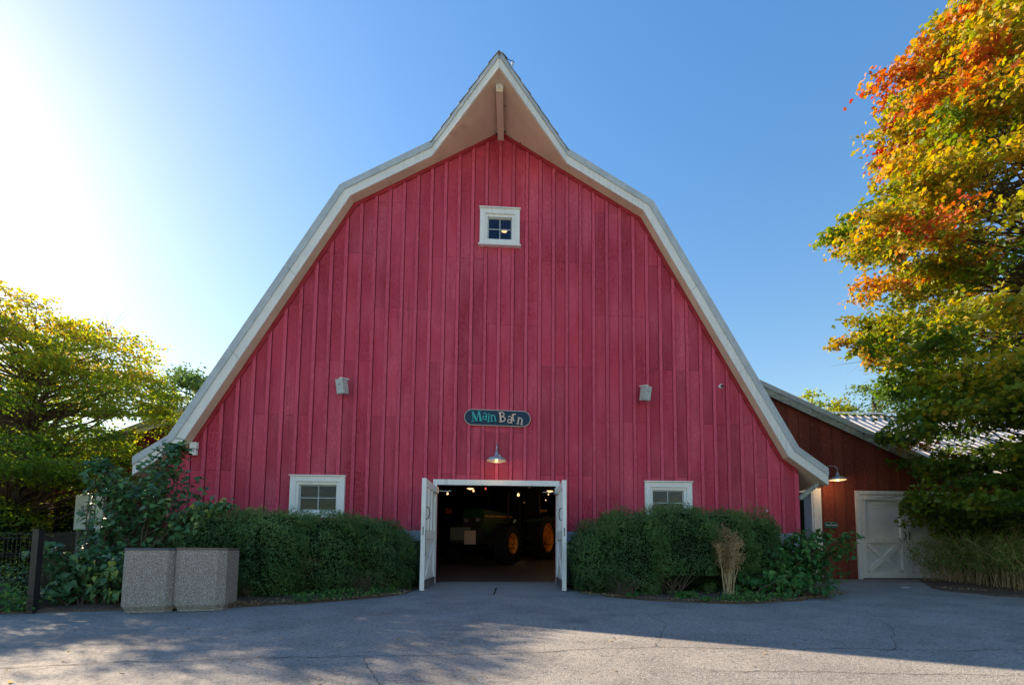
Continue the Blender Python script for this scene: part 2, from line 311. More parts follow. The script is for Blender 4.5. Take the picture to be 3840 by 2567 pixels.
def bed(name, outline, m='mulch', seed=1, h=0.05):
    """low mounded bed over the pavement, fan triangulated in rings"""
    r = random.Random(seed); n = len(outline)
    cx = sum(p[0] for p in outline) / n; cy = sum(p[1] for p in outline) / n
    # refine outline
    o = []
    for i in range(n):
        a = outline[i]; b = outline[(i + 1) % n]; k = max(1, int(math.dist(a, b) / 0.12))
        for j in range(k):
            t = j / k; o.append((a[0] + (b[0] - a[0]) * t + r.uniform(-.025, .025), a[1] + (b[1] - a[1]) * t + r.uniform(-.025, .025)))
    n = len(o); v = []; f = []
    rings = (1.0, 0.985, 0.95, 0.85, 0.6, 0.3)
    for q, s in enumerate(rings):
        for x, y in o:
            X = cx + (x - cx) * s; Y = cy + (y - cy) * s
            v.append((X, Y, gz(Y) + (-0.02 if q == 0 else h * (0.4 + 0.6 * min(1, (1 - s) * 12)) + r.uniform(-.012, .012))))
    for q in range(len(rings) - 1):
        for i in range(n):
            f.append((q * n + i, q * n + (i + 1) % n, (q + 1) * n + (i + 1) % n, (q + 1) * n + i))
    v.append((cx, cy, gz(cy) + h)); c = len(v) - 1
    for i in range(n): f.append(((len(rings) - 1) * n + i, (len(rings) - 1) * n + (i + 1) % n, c))
    return MB().add(v, f).build(name, m, None, kind='structure')
bed('mulch_bed', [(-13, -3.65), (-6.4, -3.43), (-5.0, -3.25), (-3.61, -3.0), (-2.79, -2.7), (-1.87, -2.02), (-1.5, -1.5), (-1.38, -0.01), (-7, -0.01), (-7, 2.5), (-13, 2.5)], seed=2)
bed('mulch_bed', [(1.42, -0.01), (1.5, -0.98), (2.0, -1.9), (2.7, -2.46), (3.4, -2.68), (4.04, -2.75), (5.2, -2.45), (6.0, -1.8), (6.55, -1.15), (6.9, -0.3), (6.9, -0.01)], seed=3)
bed('mulch_bed', [(11.7, 1.9), (10.4, 1.0), (9.2, -0.6), (8.95, -1.15), (9.3, -1.9), (9.9, -2.3), (12, -2.9), (20, -3.5), (20, 1.9)], seed=4)
# ------------------------------------------------------------------ barn
FT = 0.3048
BARN = thing('barn', 'big red gambrel roofed barn with white trimmed roof edge and open double door', 'barn')
P = [(0, 10.26), (3.23, 8.36), (6.42, 2.80), (7.31, 2.18)]
def offp(d):
    out = []
    segs = [(Vector((b[0] - a[0], b[1] - a[1]))).normalized() for a, b in zip(P[:-1], P[1:])]
    nrm = [Vector((-s.y, s.x)) for s in segs]           # outward
    nrm = [n if n.y > 0 else -n for n in nrm]
    out.append((0.0, P[0][1] + d / nrm[0].y))
    for i in (1, 2):
        m = (nrm[i - 1] + nrm[i]).normalized(); k = d / m.dot(nrm[i]); out.append((P[i][0] + m.x * k, P[i][1] + m.y * k))
    out.append((P[3][0], P[3][1] + d / nrm[2].y))
    return out
def top_at(x, d=0.0):
    q = offp(d); x = abs(x)
    for a, b in zip(q[:-1], q[1:]):
        if a[0] <= x <= b[0]: return a[1] + (b[1] - a[1]) * (x - a[0]) / (b[0] - a[0])
    return q[-1][1]
ZB = 1.125; XW = 6.76
OPEN = [(-1.26, 1.29, 0.0, 2.10), (-4.16, -3.33, 1.50, 2.12), (3.37, 4.18, 1.49, 2.12), (-0.30, 0.31, 7.64, 8.25)]
def kinks(x0, x1, d):
    ks = []
    for kx in [q[0] for q in offp(d)[1:3]]:
        for s in (-1, 1):
            if x0 + 1e-4 < s * kx < x1 - 1e-4: ks.append(s * kx)
    if x0 + 1e-4 < 0 < x1 - 1e-4: ks.append(0.0)
    return sorted(ks)
def wall_piece(x0, x1, z0, z1, y0, y1, d, name, m, parent=BARN):
    """vertical piece clipped under the roof line; z1 None = up to the roof"""
    xs = [x0] + kinks(x0, x1, d) + [x1]
    tops = [top_at(x, d) if z1 is None else min(z1, top_at(x, d)) for x in xs]
    if max(tops) <= z0 + 0.02: return None
    tops = [max(t, z0 + 0.005) for t in tops]
    p = [(x0, z0), (x1, z0)] + list(zip(xs, tops))[::-1]
    return MB().prism_y(p, y0, y1).build(name, m, parent)
def spans(x0, x1, z0, z1):
    """subtract openings from a rectangle -> list of rectangles (z1 None = to roof)"""
    Z1 = 99 if z1 is None else z1
    rects = [(x0, x1, z0, Z1)]
    for a, b, c, d in OPEN:
        nr = []
        for r in rects:
            if r[1] <= a or r[0] >= b or r[3] <= c or r[2] >= d: nr.append(r); continue
            if r[0] < a: nr.append((r[0], a, r[2], r[3]))
            if r[1] > b: nr.append((b, r[1], r[2], r[3]))
            m0, m1 = max(r[0], a), min(r[1], b)
            if r[2] < c: nr.append((m0, m1, r[2], c))
            if r[3] > d: nr.append((m0, m1, d, r[3]))
        rects = nr
    return [(a, b, c, None if d == 99 else d) for a, b, c, d in rects if b - a > 0.004]
edges = [-XW] + [k * FT for k in range(-22, 23)] + [XW]
for ci, (x0, x1) in enumerate(zip(edges[:-1], edges[1:])):
    sheet_id = (ci + 2) // 4
    base = ZB + (1.219 if sheet_id % 2 else 2.438)
    if sheet_id in (6,): base -= 0.3
    js = [ZB] + [base + 2.438 * k for k in range(5)]
    for a, b in zip(js, js[1:] + [None]):
        if a > top_at(min(abs(x0), abs(x1)), 0) - 0.05: break
        bb = b if (b is not None and b < top_at(min(abs(x0), abs(x1)), 0)) else None
        for r in spans(x0 + (0.047 if ci else .004), x1 - (0.042 if x1 < 6.7 else .004), a + 0.002, (bb - 0.003) if bb else None):
            wall_piece(r[0], r[1], r[2], r[3], 0.0, 0.018, 0.0, 'wall_board', 'red')
        if bb is None: break
for k in range(-22, 23):
    for r in spans(k * FT - 0.035, k * FT + 0.035, ZB - 0.01, None):
        wall_piece(r[0] + .0, r[1], r[2], r[3], -0.022, -0.0005, -0.075, 'batten', 'batten')
# sheathing behind boards (keeps the joints dark), with the openings left free
for r in spans(-XW, XW, 0.0, None):
    xs = np.linspace(r[0], r[1], max(2, int((r[1] - r[0]) / 3) + 1))
    for a, b in zip(xs[:-1], xs[1:]): wall_piece(float(a), float(b), r[2], r[3], 0.022, 0.12, 0.03, 'sheathing', 'gap')
for s in (-1, 1):   # frieze trim under the soffit and corner boards
    lo, hi = offp(-0.085), offp(-0.002)
    for i in range(3):
        q = [(s * lo[i][0], lo[i][1]), (s * hi[i][0], hi[i][1]), (s * hi[i + 1][0], hi[i + 1][1]), (s * lo[i + 1][0], lo[i + 1][1])]
        if i == 2:
            q[3] = (s * XW, top_at(XW, -0.085)); q[2] = (s * XW, top_at(XW, -0.002))
        if s > 0: q = q[::-1]
        MB().prism_y(q, -0.028, -0.001).build('frieze_trim', 'frieze', BARN)
    a, b = sorted((s * (XW - 0.085), s * (XW + 0.012)))
    MB().box(a, b, -0.026, -0.0012, ZB - 0.01, top_at(XW, -0.09)).build('corner_board', 'batten', BARN)
# foundation
MB().box(-XW + .01, -1.34, 0.0195, 0.0215, 0, ZB).box(-XW + .01, -1.34, -0.012, 0.019, -0.1, ZB - 0.004).build('foundation', 'found', BARN)
MB().box(1.36, XW - .01, -0.012, 0.019, -0.1, ZB - 0.004).build('foundation', 'found', BARN)
# roof: slabs, soffits, fascia, drip trim, shingles
RT = 0.26; YB = 17.0; YE = -0.225; HX = 1.49; HT = -1.45
def prof(s, lo, hi, i, x_end=None):
    a0, a1 = lo[i], lo[i + 1]; b0, b1 = hi[i], hi[i + 1]
    q = [(s * a0[0], a0[1]), (s * a1[0], a1[1]), (s * b1[0], b1[1]), (s * b0[0], b0[1])]
    return q if s > 0 else q[::-1]
o0, o1, o2, o3 = offp(0.0), offp(0.17), offp(0.305), offp(0.012)
for s in (-1, 1):
    for i in range(3):
        MB().prism_y(prof(s, o3, offp(RT), i), YE + 0.035, YB).build('roof_slab', 'shingle', BARN)
        MB().prism_y(prof(s, o0, offp(0.011), i), YE + 0.003, 0.125 if i < 2 else YB).build('soffit', 'soffit', BARN)
        if i == 0:   # fascia starts where the hood ends
            def cut(o): 
                t = (HX - o[0][0]) / (o[1][0] - o[0][0]); return (HX, o[0][1] + (o[1][1] - o[0][1]) * t)
            A, B, C2 = cut(o0), cut(o1), cut(o2)
            f1 = [(s * A[0], A[1]), (s * o0[1][0], o0[1][1]), (s * o1[1][0], o1[1][1]), (s * B[0], B[1])]
            f2 = [(s * B[0], B[1]), (s * o1[1][0], o1[1][1]), (s * o2[1][0], o2[1][1]), (s * C2[0], C2[1])]
            if s < 0: f1, f2 = f1[::-1], f2[::-1]
            MB().prism_y(f1, YE - 0.03, YE).build('fascia_board', 'fascia', BARN)
            MB().prism_y(f2, YE - 0.055, YE + 0.03).build('drip_trim', 'trim', BARN)
        else:
            # long run made of two or three boards with a butt joint
            n = 3 if i == 1 else 1
            for j in range(n):
                t0 = j / n + (0.0005 if j else 0); t1 = (j + 1) / n - (0.0005 if j < n - 1 else 0)
                L = lambda o, t: (o[i][0] + (o[i + 1][0] - o[i][0]) * t, o[i][1] + (o[i + 1][1] - o[i][1]) * t)
                for lo_, hi_, y0, y1, nm, mm in ((o0, o1, YE - 0.03, YE, 'fascia_board', 'fascia'), (o1, o2, YE - 0.055, YE + 0.03, 'drip_trim', 'trim')):
                    q = [L(lo_, t0), L(lo_, t1), L(hi_, t1), L(hi_, t0)]; q = [(s * a, b) for a, b in q]
                    if s < 0: q = q[::-1]
                    MB().prism_y(q, y0, y1).build(nm, mm, BARN)
    # hood: the pointed overhang at the peak
    sl = (P[1][1] - P[0][1]) / P[1][0]
    zH = P[0][1] + sl * HX
    nz = 1 / math.sqrt(1 + sl * sl)
    def hood(z_off, t, ext, name, m):
        A = (s * (HX + .0), YE - ext, zH + z_off); T = (0, HT - ext, P[0][1] + z_off); Bk = (0, 0.01 + 0.12, P[0][1] + z_off); D = (s * HX, 0.01 + .12, zH + z_off)
        q = [A, T, Bk, D]; u = [(x, y, z + t) for x, y, z in q]
        f = [(0, 1, 2, 3), (7, 6, 5, 4), (0, 4, 5, 1), (1, 5, 6, 2), (2, 6, 7, 3), (3, 7, 4, 0)]
        return MB().add(q + u, f).build(name, m, BARN)
    hood(-0.003, 0.012, 0.0, 'hood_soffit', 'soffit')
    hood(0.03, 0.26, 0.0, 'hood_roof_slab', 'shingle')
    A = Vector((s * HX, YE, zH)); T = Vector((0, HT, P[0][1])); d = (T - A); hn = Vector((s * -d.y * -1, 0, 0))
    nh = Vector((d.y, -d.x, 0)); nh = nh if nh.y < 0 else -nh; nh.normalize()
    MB().hexa(A, T + nh * 0, (0, 0, 0.196), nh * 0.03).build('fascia_board', 'fascia', BARN)
    MB().hexa(A + Vector((0, 0, 0.196)) - nh * .02, T + Vector((0, 0, 0.196)) - nh * .02, (0, 0, 0.135), nh * 0.075).build('drip_trim', 'trim', BARN)
    # shingle courses
    ot, ou = offp(0.262), offp(0.282)
    for i in range(3):
        a = Vector(ot[i]); b = Vector(ot[i + 1]); L = (b - a).length; n = int(L / 0.245); dr = (b - a) / L; nn = Vector((-dr.y, dr.x)); nn = nn if nn.y > 0 else -nn
        for j in range(n + 1):
            t0 = j * 0.245 - 0.02; t1 = min((j + 1) * 0.245, L)
            if t1 - t0 < 0.05: continue
            p0 = a + dr * max(t0, 0); p1 = a + dr * t1
            def yf(x):
                e = random.uniform(0.0, 0.012)
                return (HT - 0.074 + (YE - HT) * x / HX - e) if x < HX else YE + .031
            y0, y1 = yf(p0.x), yf(p1.x)
            th = 0.012; q = []
            up0 = nn * 0.0; up1 = nn * 0.024
            pts = [(p0 + up0, y0), (p1 + up1, y1), (p1 + up1 + nn * th, y1), (p0 + up0 + nn * th, y0)]
            vs = [(s * p.x, y, p.y) for p, y in pts] + [(s * p.x, YB, p.y) for p, y in pts]
            MB().add(vs, [(0, 1, 2, 3), (7, 6, 5, 4), (0, 4, 5, 1), (1, 5, 6, 2), (2, 6, 7, 3), (3, 7, 4, 0)]).build('shingle_course', 'shingle', BARN)
MB().prism_y([(-0.13, 10.54), (0, 10.62), (0.13, 10.54), (0.13, 10.555), (0, 10.64), (-0.13, 10.555)], HT + .06, YB).build('ridge_cap', 'shingle', BARN)
bm = MB().prism_y([(-0.07, 10.06), (0.07, 10.06), (0.07, 10.19), (0, 10.235), (-0.07, 10.19)], -1.17, 0.0).build('ridge_beam', 'soffit', BARN)
MB().prism_y([(-0.074, 10.10), (0, 10.15), (0.074, 10.10), (0.074, 10.20), (0, 10.24), (-0.074, 10.20)], -1.186, -1.171).build('beam_end_cap', 'white', bm)
# wasp nests and dirt lumps beside the beam
for (x, y, z, r) in ((0.10, -0.12, 10.17, 0.02), (0.11, -0.75, 10.165, 0.014), (-0.1, -0.05, 10.17, 0.02), (0.45, -0.07, 9.97, 0.012)):
    MB().lathe([(0.001, -r), (r * .8, -r * .6), (r, 0), (r * .8, r * .6), (0.001, r)], 8, c=(x, y, z)).build('mud_nest', 'crack', BARN)
# barn shell behind the front
for s in (-1, 1):
    a, b = sorted((s * XW, s * (XW - 0.12)))
    MB().box(a, b, 0.121, YB, 0, 2.55).build('side_wall', 'annexred', BARN)
pb = [(-XW, 0), (XW, 0), (XW, 2.55), (6.42, 2.80), (3.23, 8.36), (0, 10.26), (-3.23, 8.36), (-6.42, 2.80), (-XW, 2.55)]
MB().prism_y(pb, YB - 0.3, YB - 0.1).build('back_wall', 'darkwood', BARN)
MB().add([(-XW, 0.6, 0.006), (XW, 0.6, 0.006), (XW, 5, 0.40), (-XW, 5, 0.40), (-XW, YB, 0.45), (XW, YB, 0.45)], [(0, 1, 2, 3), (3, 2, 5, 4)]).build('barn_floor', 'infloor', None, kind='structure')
for j in range(5):
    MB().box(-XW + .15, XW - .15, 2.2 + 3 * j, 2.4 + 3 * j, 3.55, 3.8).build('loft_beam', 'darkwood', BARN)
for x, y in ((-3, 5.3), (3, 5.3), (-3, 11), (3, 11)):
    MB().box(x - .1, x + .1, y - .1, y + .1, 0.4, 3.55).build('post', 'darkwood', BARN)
# windows
def window(x0, x1, z0, z1, sill):
    f = MB()
    c = 0.115; yo = -0.062
    f.box(x0, x0 + c, yo, -0.001, z0, z1 - 0.002); f.box(x1 - c, x1, yo, -0.001, z0, z1 - 0.002)
    f.box(x0 + c, x1 - c, yo + .001, -0.001, z1 - c, z1 - .003); f.box(x0 + c, x1 - c, yo + .001, -0.001, z0 + .001, z0 + c * .9)
    fr = f.build('window', 'white', BARN)
    MB().box(x0 - 0.018, x1 + 0.018, yo - 0.03, -0.001, z1, z1 + 0.022).build('head_cap', 'white', fr)
    if sill: MB().box(x0 - 0.03, x1 + 0.03, yo - 0.04, -0.001, z0 - 0.035, z0 - 0.001).build('sill', 'white', fr)
    a0, a1, b0, b1 = x0 + c + .001, x1 - c - .001, z0 + c * .9 + .001, z1 - c - .001
    g = 0.055; m = MB()
    m.box(a0, a0 + g, -0.03, 0.05, b0, b1); m.box(a1 - g, a1, -0.03, 0.05, b0, b1)
    m.box(a0 + g, a1 - g, -0.028, 0.05, b1 - g * 1.1, b1); m.box(a0 + g, a1 - g, -0.028, 0.05, b0, b0 + g * .7)
    m.build('inner_frame', 'white', fr)
    a0 += g + .001; a1 -= g + .001; b0 += g * .7 + .001; b1 -= g * 1.1 + .001
    e = 0.024; m = MB()
    m.box(a0, a0 + e, 0.02, 0.045, b0, b1).box(a1 - e, a1, 0.02, 0.045, b0, b1).box(a0 + e, a1 - e, 0.0205, 0.0445, b1 - e, b1).box(a0 + e, a1 - e, 0.0205, 0.0445, b0, b0 + e * 1.3)
    m.build('sash', 'trim', fr)
    xm = (a0 + a1) / 2; zm = (b0 + b1) / 2
    MB().box(xm - .009, xm + .009, 0.022, 0.04, b0 + e * 1.3, b1 - e).box(a0 + e, xm - .0092, 0.023, 0.039, zm - .009, zm + .009).box(xm + .0092, a1 - e, 0.023, 0.039, zm - .009, zm + .009).build('muntin', 'trim', fr)
    for u0, u1 in ((a0 + e, xm - .009), (xm + .009, a1 - e)):
        for v0, v1 in ((b0 + e * 1.3, zm - .009), (zm + .009, b1 - e)):
            MB().box(u0, u1, 0.030, 0.033, v0, v1).build('pane', 'glass', fr)
window(-4.305, -3.188, 1.37, 2.245, False)
window(3.25, 4.305, 1.35, 2.225, False)
window(-0.44, 0.45, 7.53, 8.375, True)
# door frame
MB().box(-1.345, 1.365, -0.05, 0.13, 2.10, 2.215).build('door_header', 'white', BARN)
MB().box(-1.345, -1.262, -0.045, 0.13, 0.0, 2.098).build('door_jamb', 'white', BARN)
MB().box(1.292, 1.365, -0.045, 0.13, 0.0, 2.098).build('door_jamb', 'white', BARN)
# door leaves, opened outwards at a right angle
def leaf(s, hinge_x):
    """local: x outwards thickness (inner face at 0), y towards viewer negative"""
    X = lambda a, b: tuple(sorted((hinge_x + s * a, hinge_x + s * b)))
    W = 1.22; Zb = -0.045; Zt = 2.05
    T = 0.08
    m = MB()
    x0, x1 = X(0.03, T - .02)
    d = m.box(x0, x1, -0.055 - W + .1, -0.055 - .1, Zb + .1, Zt - .1).build('door', 'shadedpanel', BARN)
    xs = X(0.0, T)
    for (y0, y1, z0, z1) in ((-0.055 - W, -0.055 - W + .12, Zb, Zt), (-0.055 - .11, -0.055, Zb, Zt)):
        MB().box(*xs, y0, y1, z0, z1).build('stile', 'white', d)
    for (z0, z1) in ((Zt - .14, Zt - .002), (0.93, 1.10), (Zb + .002, Zb + .16)):
        MB().box(*X(0.001, T - .001), -0.055 - W + .121, -0.055 - .111, z0, z1).build('rail', 'white', d)
    for yy in (-0.055 - .45, -0.055 - .80):
        MB().box(*X(0.003, T - .003), yy - .025, yy + .025, 1.101, Zt - .141).build('upright', 'white', d)
    ya, yb = -0.055 - W + .122, -0.055 - .112
    for (p, q) in (((ya, Zb + .17), (yb, 0.92)), ((ya, 0.92), (yb, Zb + .17))):
        A = Vector((hinge_x + s * (0.004 if p[1] < .5 else 0.006), p[0], p[1])); B = Vector((A.x, q[0], q[1]))
        dd = (B - A).normalized(); up = Vector((0, -dd.z, dd.y)) * 0.075
        MB().hexa(A - up / 2, B - up / 2, up, (s * 0.022, 0, 0)).build('brace', 'white', d)
    kx = X(-0.004, 0.0)
    MB().box(*kx, -0.055 - W + .02, -0.075, Zb + .01, Zb + .2).build('kick_plate', 'kick', d)
    h = MB(); hx = hinge_x - s * 0.0
    yy = -0.055 - W + .07
    h.tube([(hx, yy, 1.52), (hx - s * .045, yy, 1.50), (hx - s * .06, yy, 1.40), (hx - s * .045, yy, 1.30), (hx, yy, 1.28)], 0.009, 6)
    h.build('handle', 'iron', d)
    a, b = X(0.028, 0.05)
    MB().box(a, b, -0.055 - W - .004, -0.055 - W - .0005, 0.98, 1.14).build('lock_plate', 'kick', d)
    MB().box(*kx, -0.055 - W + .03, -0.055 - W + .06, 0.60, 1.08).build('edge_bolt', 'iron', d)
    MB().box(*X(-0.06, -0.001), -0.38, -0.14, Zt - .15, Zt - .03).build('closer_body', 'lampmetal', d)
    MB().tube([(hinge_x - s * .03, -0.2, Zt - .09), (hinge_x - s * .16, -.12, Zt - .1), (hinge_x - s * .3, -0.055, Zt - .08)], 0.008, 5).build('closer_arm', 'lampmetal', d)
leaf(-1, -1.268); leaf(1, 1.298)
# knee brace under the right eave
MB().hexa((6.775, -0.10, 1.86), (7.22, -0.10, 2.20), (-0.04, 0, 0.075), (0, 0.09, 0)).build('knee_brace', 'oldfascia', BARN)
# ------------------------------------------------------------------ main sign
def stadium(w, h, n=14):
    r = h / 2; pts = []
    for k in range(n + 1): a = -math.pi / 2 + math.pi * k / n; pts.append((w / 2 - r + r * math.cos(a), r * math.sin(a)))
    for k in range(n + 1): a = math.pi / 2 + math.pi * k / n; pts.append((-w / 2 + r + r * math.cos(a), r * math.sin(a)))
    return pts
SG = thing('sign', 'long rounded navy sign with teal and peach letters reading Main Barn above the doorway', 'sign', (0.008, -0.055, 3.575))
SG.rotation_euler = (0, math.radians(0.9), 0)
MB().prism_y(stadium(1.44, 0.352), -0.004, 0.028).build('rim', 'rimwhite', SG)
MB().prism_y(stadium(1.41, 0.322), -0.012, -0.0045).build('board', 'navy', SG)
def stroke(mb, pts, w, ang, c, sc_=1.0, z=0.0, xs=1.0):
    ca, sa = math.cos(ang), math.sin(ang)
    T = lambda p: (c[0] + sc_ * (p[0] * xs * ca - p[1] * sa), c[1] + sc_ * (p[0] * xs * sa + p[1] * ca))
    for i, (a, b) in enumerate(zip(pts[:-1], pts[1:])):
        a, b = Vector(a), Vector(b); d = (b - a).normalized(); n = Vector((-d.y, d.x)) * w / 2; e = d * w * 0.18
        q = [a - n - e, b - n + e, b + n + e, a + n - e]; q = [T(p) for p in q]
        mb.prism_y(q, -0.022 - z - 0.0003 * i, -0.0125)
def arc(cx, cy, rx, ry, a0, a1, n=9):
    return [(cx + rx * math.cos(math.radians(a0 + (a1 - a0) * k / n)), cy + ry * math.sin(math.radians(a0 + (a1 - a0) * k / n))) for k in range(n + 1)]
GL = {  # strokes in a unit box: (points, width)
 'M': [([(0.08, 0), (0.18, 1)], .07), ([(0.15, 1), (0.5, 0.05)], .2), ([(0.5, 0.05), (0.8, 1)], .07), ([(0.82, 1), (0.95, 0)], .2), ([(-.06, 0), (.24, 0)], .06), ([(.78, 0), (1.1, 0)], .06), ([(.02, 1), (.2, 1)], .06), ([(.78, 1), (.98, 1)], .06)],
 'a': [(arc(.33, .5, .27, .2, 150, 20, 6), .09), ([(.6, .55), (.62, 0)], .15), (arc(.33, .18, .26, .18, 30, 330, 9), .1), ([(.55, 0), (.78, .02)], .06)],
 'i': [([(.2, .68), (.22, 0)], .17), ([(.04, 0), (.4, 0)], .06), ([(.04, .66), (.2, .68)], .06), ([(.16, .86), (.28, .9)], .13)],
 'n': [([(.16, .68), (.16, 0)], .16), (arc(.4, .42, .24, .24, 160, 10, 6), .09), ([(.63, .48), (.65, 0)], .16), ([(0, 0), (.34, 0)], .06), ([(.5, 0), (.82, 0)], .06), ([(0, .67), (.18, .68)], .06)],
 'B': [([(.16, 1), (.16, 0)], .19), (arc(.26, .76, .36, .23, 90, -90, 8), .1), (arc(.26, .27, .44, .27, 90, -90, 8), .11), ([(-.04, 1), (.3, 1)], .06), ([(-.04, 0), (.3, 0)], .06)],
 'r': [([(.16, .68), (.16, 0)], .16), (arc(.4, .46, .22, .22, 170, 50, 5), .1), ([(0, 0), (.36, 0)], .06), ([(0, .67), (.18, .68)], .06)],
}
# x of left edge, baseline, size, tilt (degrees); in sign coordinates
for ch, x, zb_, size, tilt, m, xs in (('M', -0.545, -0.105, 0.21, 7, 'teal', .95), ('a', -0.335, -0.040, 0.20, -8, 'teal', .72), ('i', -0.226, -0.092, 0.20, -4, 'teal', .72), ('n', -0.148, -0.082, 0.20, 5, 'teal', .80),
                               ('B', 0.045, -0.088, 0.205, 7, 'peach', .9), ('a', 0.205, -0.095, 0.205, -6, 'peach', .75), ('r', 0.320, -0.055, 0.21, 7, 'peach', .75), ('n', 0.415, -0.112, 0.205, -9, 'peach', .82)):
    mb = MB()
    for j, (pts, wd) in enumerate(GL[ch]): stroke(mb, pts, wd, math.radians(tilt), (x, zb_), size, 0.0005 * j, xs)
    mb.build('letter', m, SG)
# ------------------------------------------------------------------ gooseneck lamps
def gooseneck(label, x, z, y_shade, y_wall, dx=0.0, wp_dz=0.12):
    t = thing('gooseneck_lamp', label, 'lamp', (x, y_shade, z), group='galvanised gooseneck lamps')
    yb = y_wall - y_shade
    MB().lathe([(0.205, 0.0), (0.2, 0.02), (0.185, 0.045), (0.15, 0.07), (0.09, 0.092), (0.052, 0.102), (0.05, 0.135), (0.036, 0.145), (0.033, 0.2), (0.012, 0.21)], 28).lathe(
        [(0.203, 0.001), (0.195, 0.018), (0.18, 0.038), (0.145, 0.06), (0.085, 0.082), (0.045, 0.09), (0.001, 0.09)], 28).build('shade', 'lampmetal', t, smooth=True)
    MB().lathe([(0.001, -0.022), (0.02, -0.016), (0.03, 0.0), (0.03, 0.02), (0.02, 0.045), (0.015, 0.07)], 14).build('bulb', 'bulb', t, smooth=True)
    pts = [(0, 0, 0.2), (0, 0, 0.30), (dx * .1, yb * .12, 0.37), (dx * .35, yb * .35, 0.40), (dx * .7, yb * .62, 0.36), (dx * .9, yb * .8, 0.27), (dx, yb * .9, wp_dz + .05), (dx, yb - .01, wp_dz)]
    MB().tube(pts, 0.011, 8).build('arm', 'lampmetal', t, smooth=True)
    MB().lathe([(0.001, -0.03), (0.06, -0.028), (0.062, -0.001), (0.001, -0.0005)], 18, axis='y', c=(dx, yb, wp_dz)).build('wall_plate', 'lampmetal', t)
    return t
gooseneck('lit galvanised gooseneck lamp on the red wall right above the doorway', 0.01, 2.56, -0.42, -0.0225, dx=0.02, wp_dz=0.16)
gooseneck('lit galvanised gooseneck lamp on the brown wall beside the right roof tip', 8.79, 2.58, 1.5, 1.975, dx=-0.26, wp_dz=0.36)
MB().box(8.40, 8.50, 1.86, 1.975, 2.56, 2.68).build('junction_box', 'white', None)
tag(bpy.data.objects['junction_box'], 'small white electrical box on the brown wall left of the lamp', 'electrical box')
# ------------------------------------------------------------------ speakers, camera, box
def speaker(label, x, z, rz):
    t = thing('outdoor_speaker', label, 'speaker', (x, -0.2, z), rz, group='grey speakers on the red wall')
    t.rotation_euler = (math.radians(12), 0, rz)
    p = [(-0.10, -0.16), (0.085, -0.16), (0.10, 0.15), (-0.11, 0.13)]
    MB().prism_y([(-0.098, -0.155), (0.098, -0.155), (0.098, 0.155), (-0.098, 0.155)], -0.075, 0.06).build('cabinet', 'speaker', t)
    MB().prism_y([(-0.085, -0.14), (0.085, -0.14), (0.085, 0.14), (-0.085, 0.14)], -0.083, -0.0755).build('grille', 'trim', t)
    MB().box(-0.012, 0.012, -0.088, -0.0835, 0.03, 0.052).build('badge', 'iron', t)
    MB().box(-0.03, 0.03, -0.03, 0.2, 0.156, 0.185).build('bracket', 'white', t)
    return t
speaker('grey wall speaker left of the sign on the red boards, turned left', -3.26, 4.135, math.radians(-24))
speaker('grey wall speaker right of the sign on the red boards, turned right', 3.24, 4.155, math.radians(24))
t = thing('security_camera', 'tiny white dome security camera high on the right of the red wall', 'camera', (5.03, -0.001, 4.43))
MB().lathe([(0.001, -0.05), (0.045, -0.045), (0.05, -0.001), (0.001, -0.0005)], 16, axis='y').build('housing', 'white', t)
MB().lathe([(0.001, -0.085), (0.02, -0.08), (0.032, -0.06), (0.034, -0.046)], 14, axis='y', c=(0.008, 0, -0.003)).build('lens_dome', 'iron', t, smooth=True)
t = thing('floodlight', 'small white two part light fixture under the left eave of the red wall', 'light fixture', (-6.27, -0.03, 2.77))
MB().box(-0.07, 0.07, -0.07, 0.0, 0.01, 0.14).build('upper_head', 'white', t)
MB().box(-0.06, 0.06, -0.07, 0.0, -0.13, -0.01).build('lower_head', 'white', t)
MB().box(-0.02, 0.02, -0.03, 0.007, -0.0095, 0.0095).build('mount', 'kick', t)
t = thing('wall_spigot', 'tiny white fitting on the red boards above the far right bush', 'spigot', (6.02, -0.001, 1.62))
MB().lathe([(0.001, -0.04), (0.018, -0.035), (0.02, -0.001), (0.001, -0.0005)], 10, axis='y').build('fitting', 'white', t)
# weather vane on the hood tip: dark tail blade, rod, white glass ball
t = thing('weather_vane', 'small dark weather vane with white ball at the tip of the roof peak', 'weather vane', (0.13, -1.25, 10.56))
MB().hexa((-0.105, 0, 0.25), (0.0, 0, 0.13), (0.03, 0, 0.04), (0, 0.006, 0)).build('tail_blade', 'iron', t)
MB().tube([(-0.02, 0.003, 0.16), (0.17, 0.003, 0.085)], 0.008, 6).build('rod', 'iron', t)
MB().lathe([(0.001, -0.03), (0.02, -0.022), (0.028, 0), (0.02, 0.022), (0.001, 0.03)], 12, c=(0.13, 0.0, 0.05)).build('glass_ball', 'paper', t, smooth=True)
MB().tube([(0.12, 0, -0.12), (0.13, 0, 0.02), (0.14, 0, 0.14)], 0.005, 5).build('spindle', 'iron', t)
# cupola of another roof seen just over the right slope
t = thing('cupola', 'small white cupola peeking out behind the right roof slope', 'cupola', (9.0, 14.0, 8.5))
MB().box(-0.55, 0.55, -0.55, 0.55, -3, 0.4).build('base', 'white', t)
MB().box(-0.7, 0.7, -0.7, 0.7, 0.4, 0.5).box(-0.62, 0.62, -0.62, 0.62, 0.501, 0.6).build('cornice', 'white', t)
MB().add([(-.75, -.75, .601), (.75, -.75, .601), (.75, .75, .601), (-.75, .75, .601), (0, 0, 1.15)], [(0, 1, 4), (1, 2, 4), (2, 3, 4), (3, 0, 4), (3, 2, 1, 0)]).build('roof', 'trim', t)
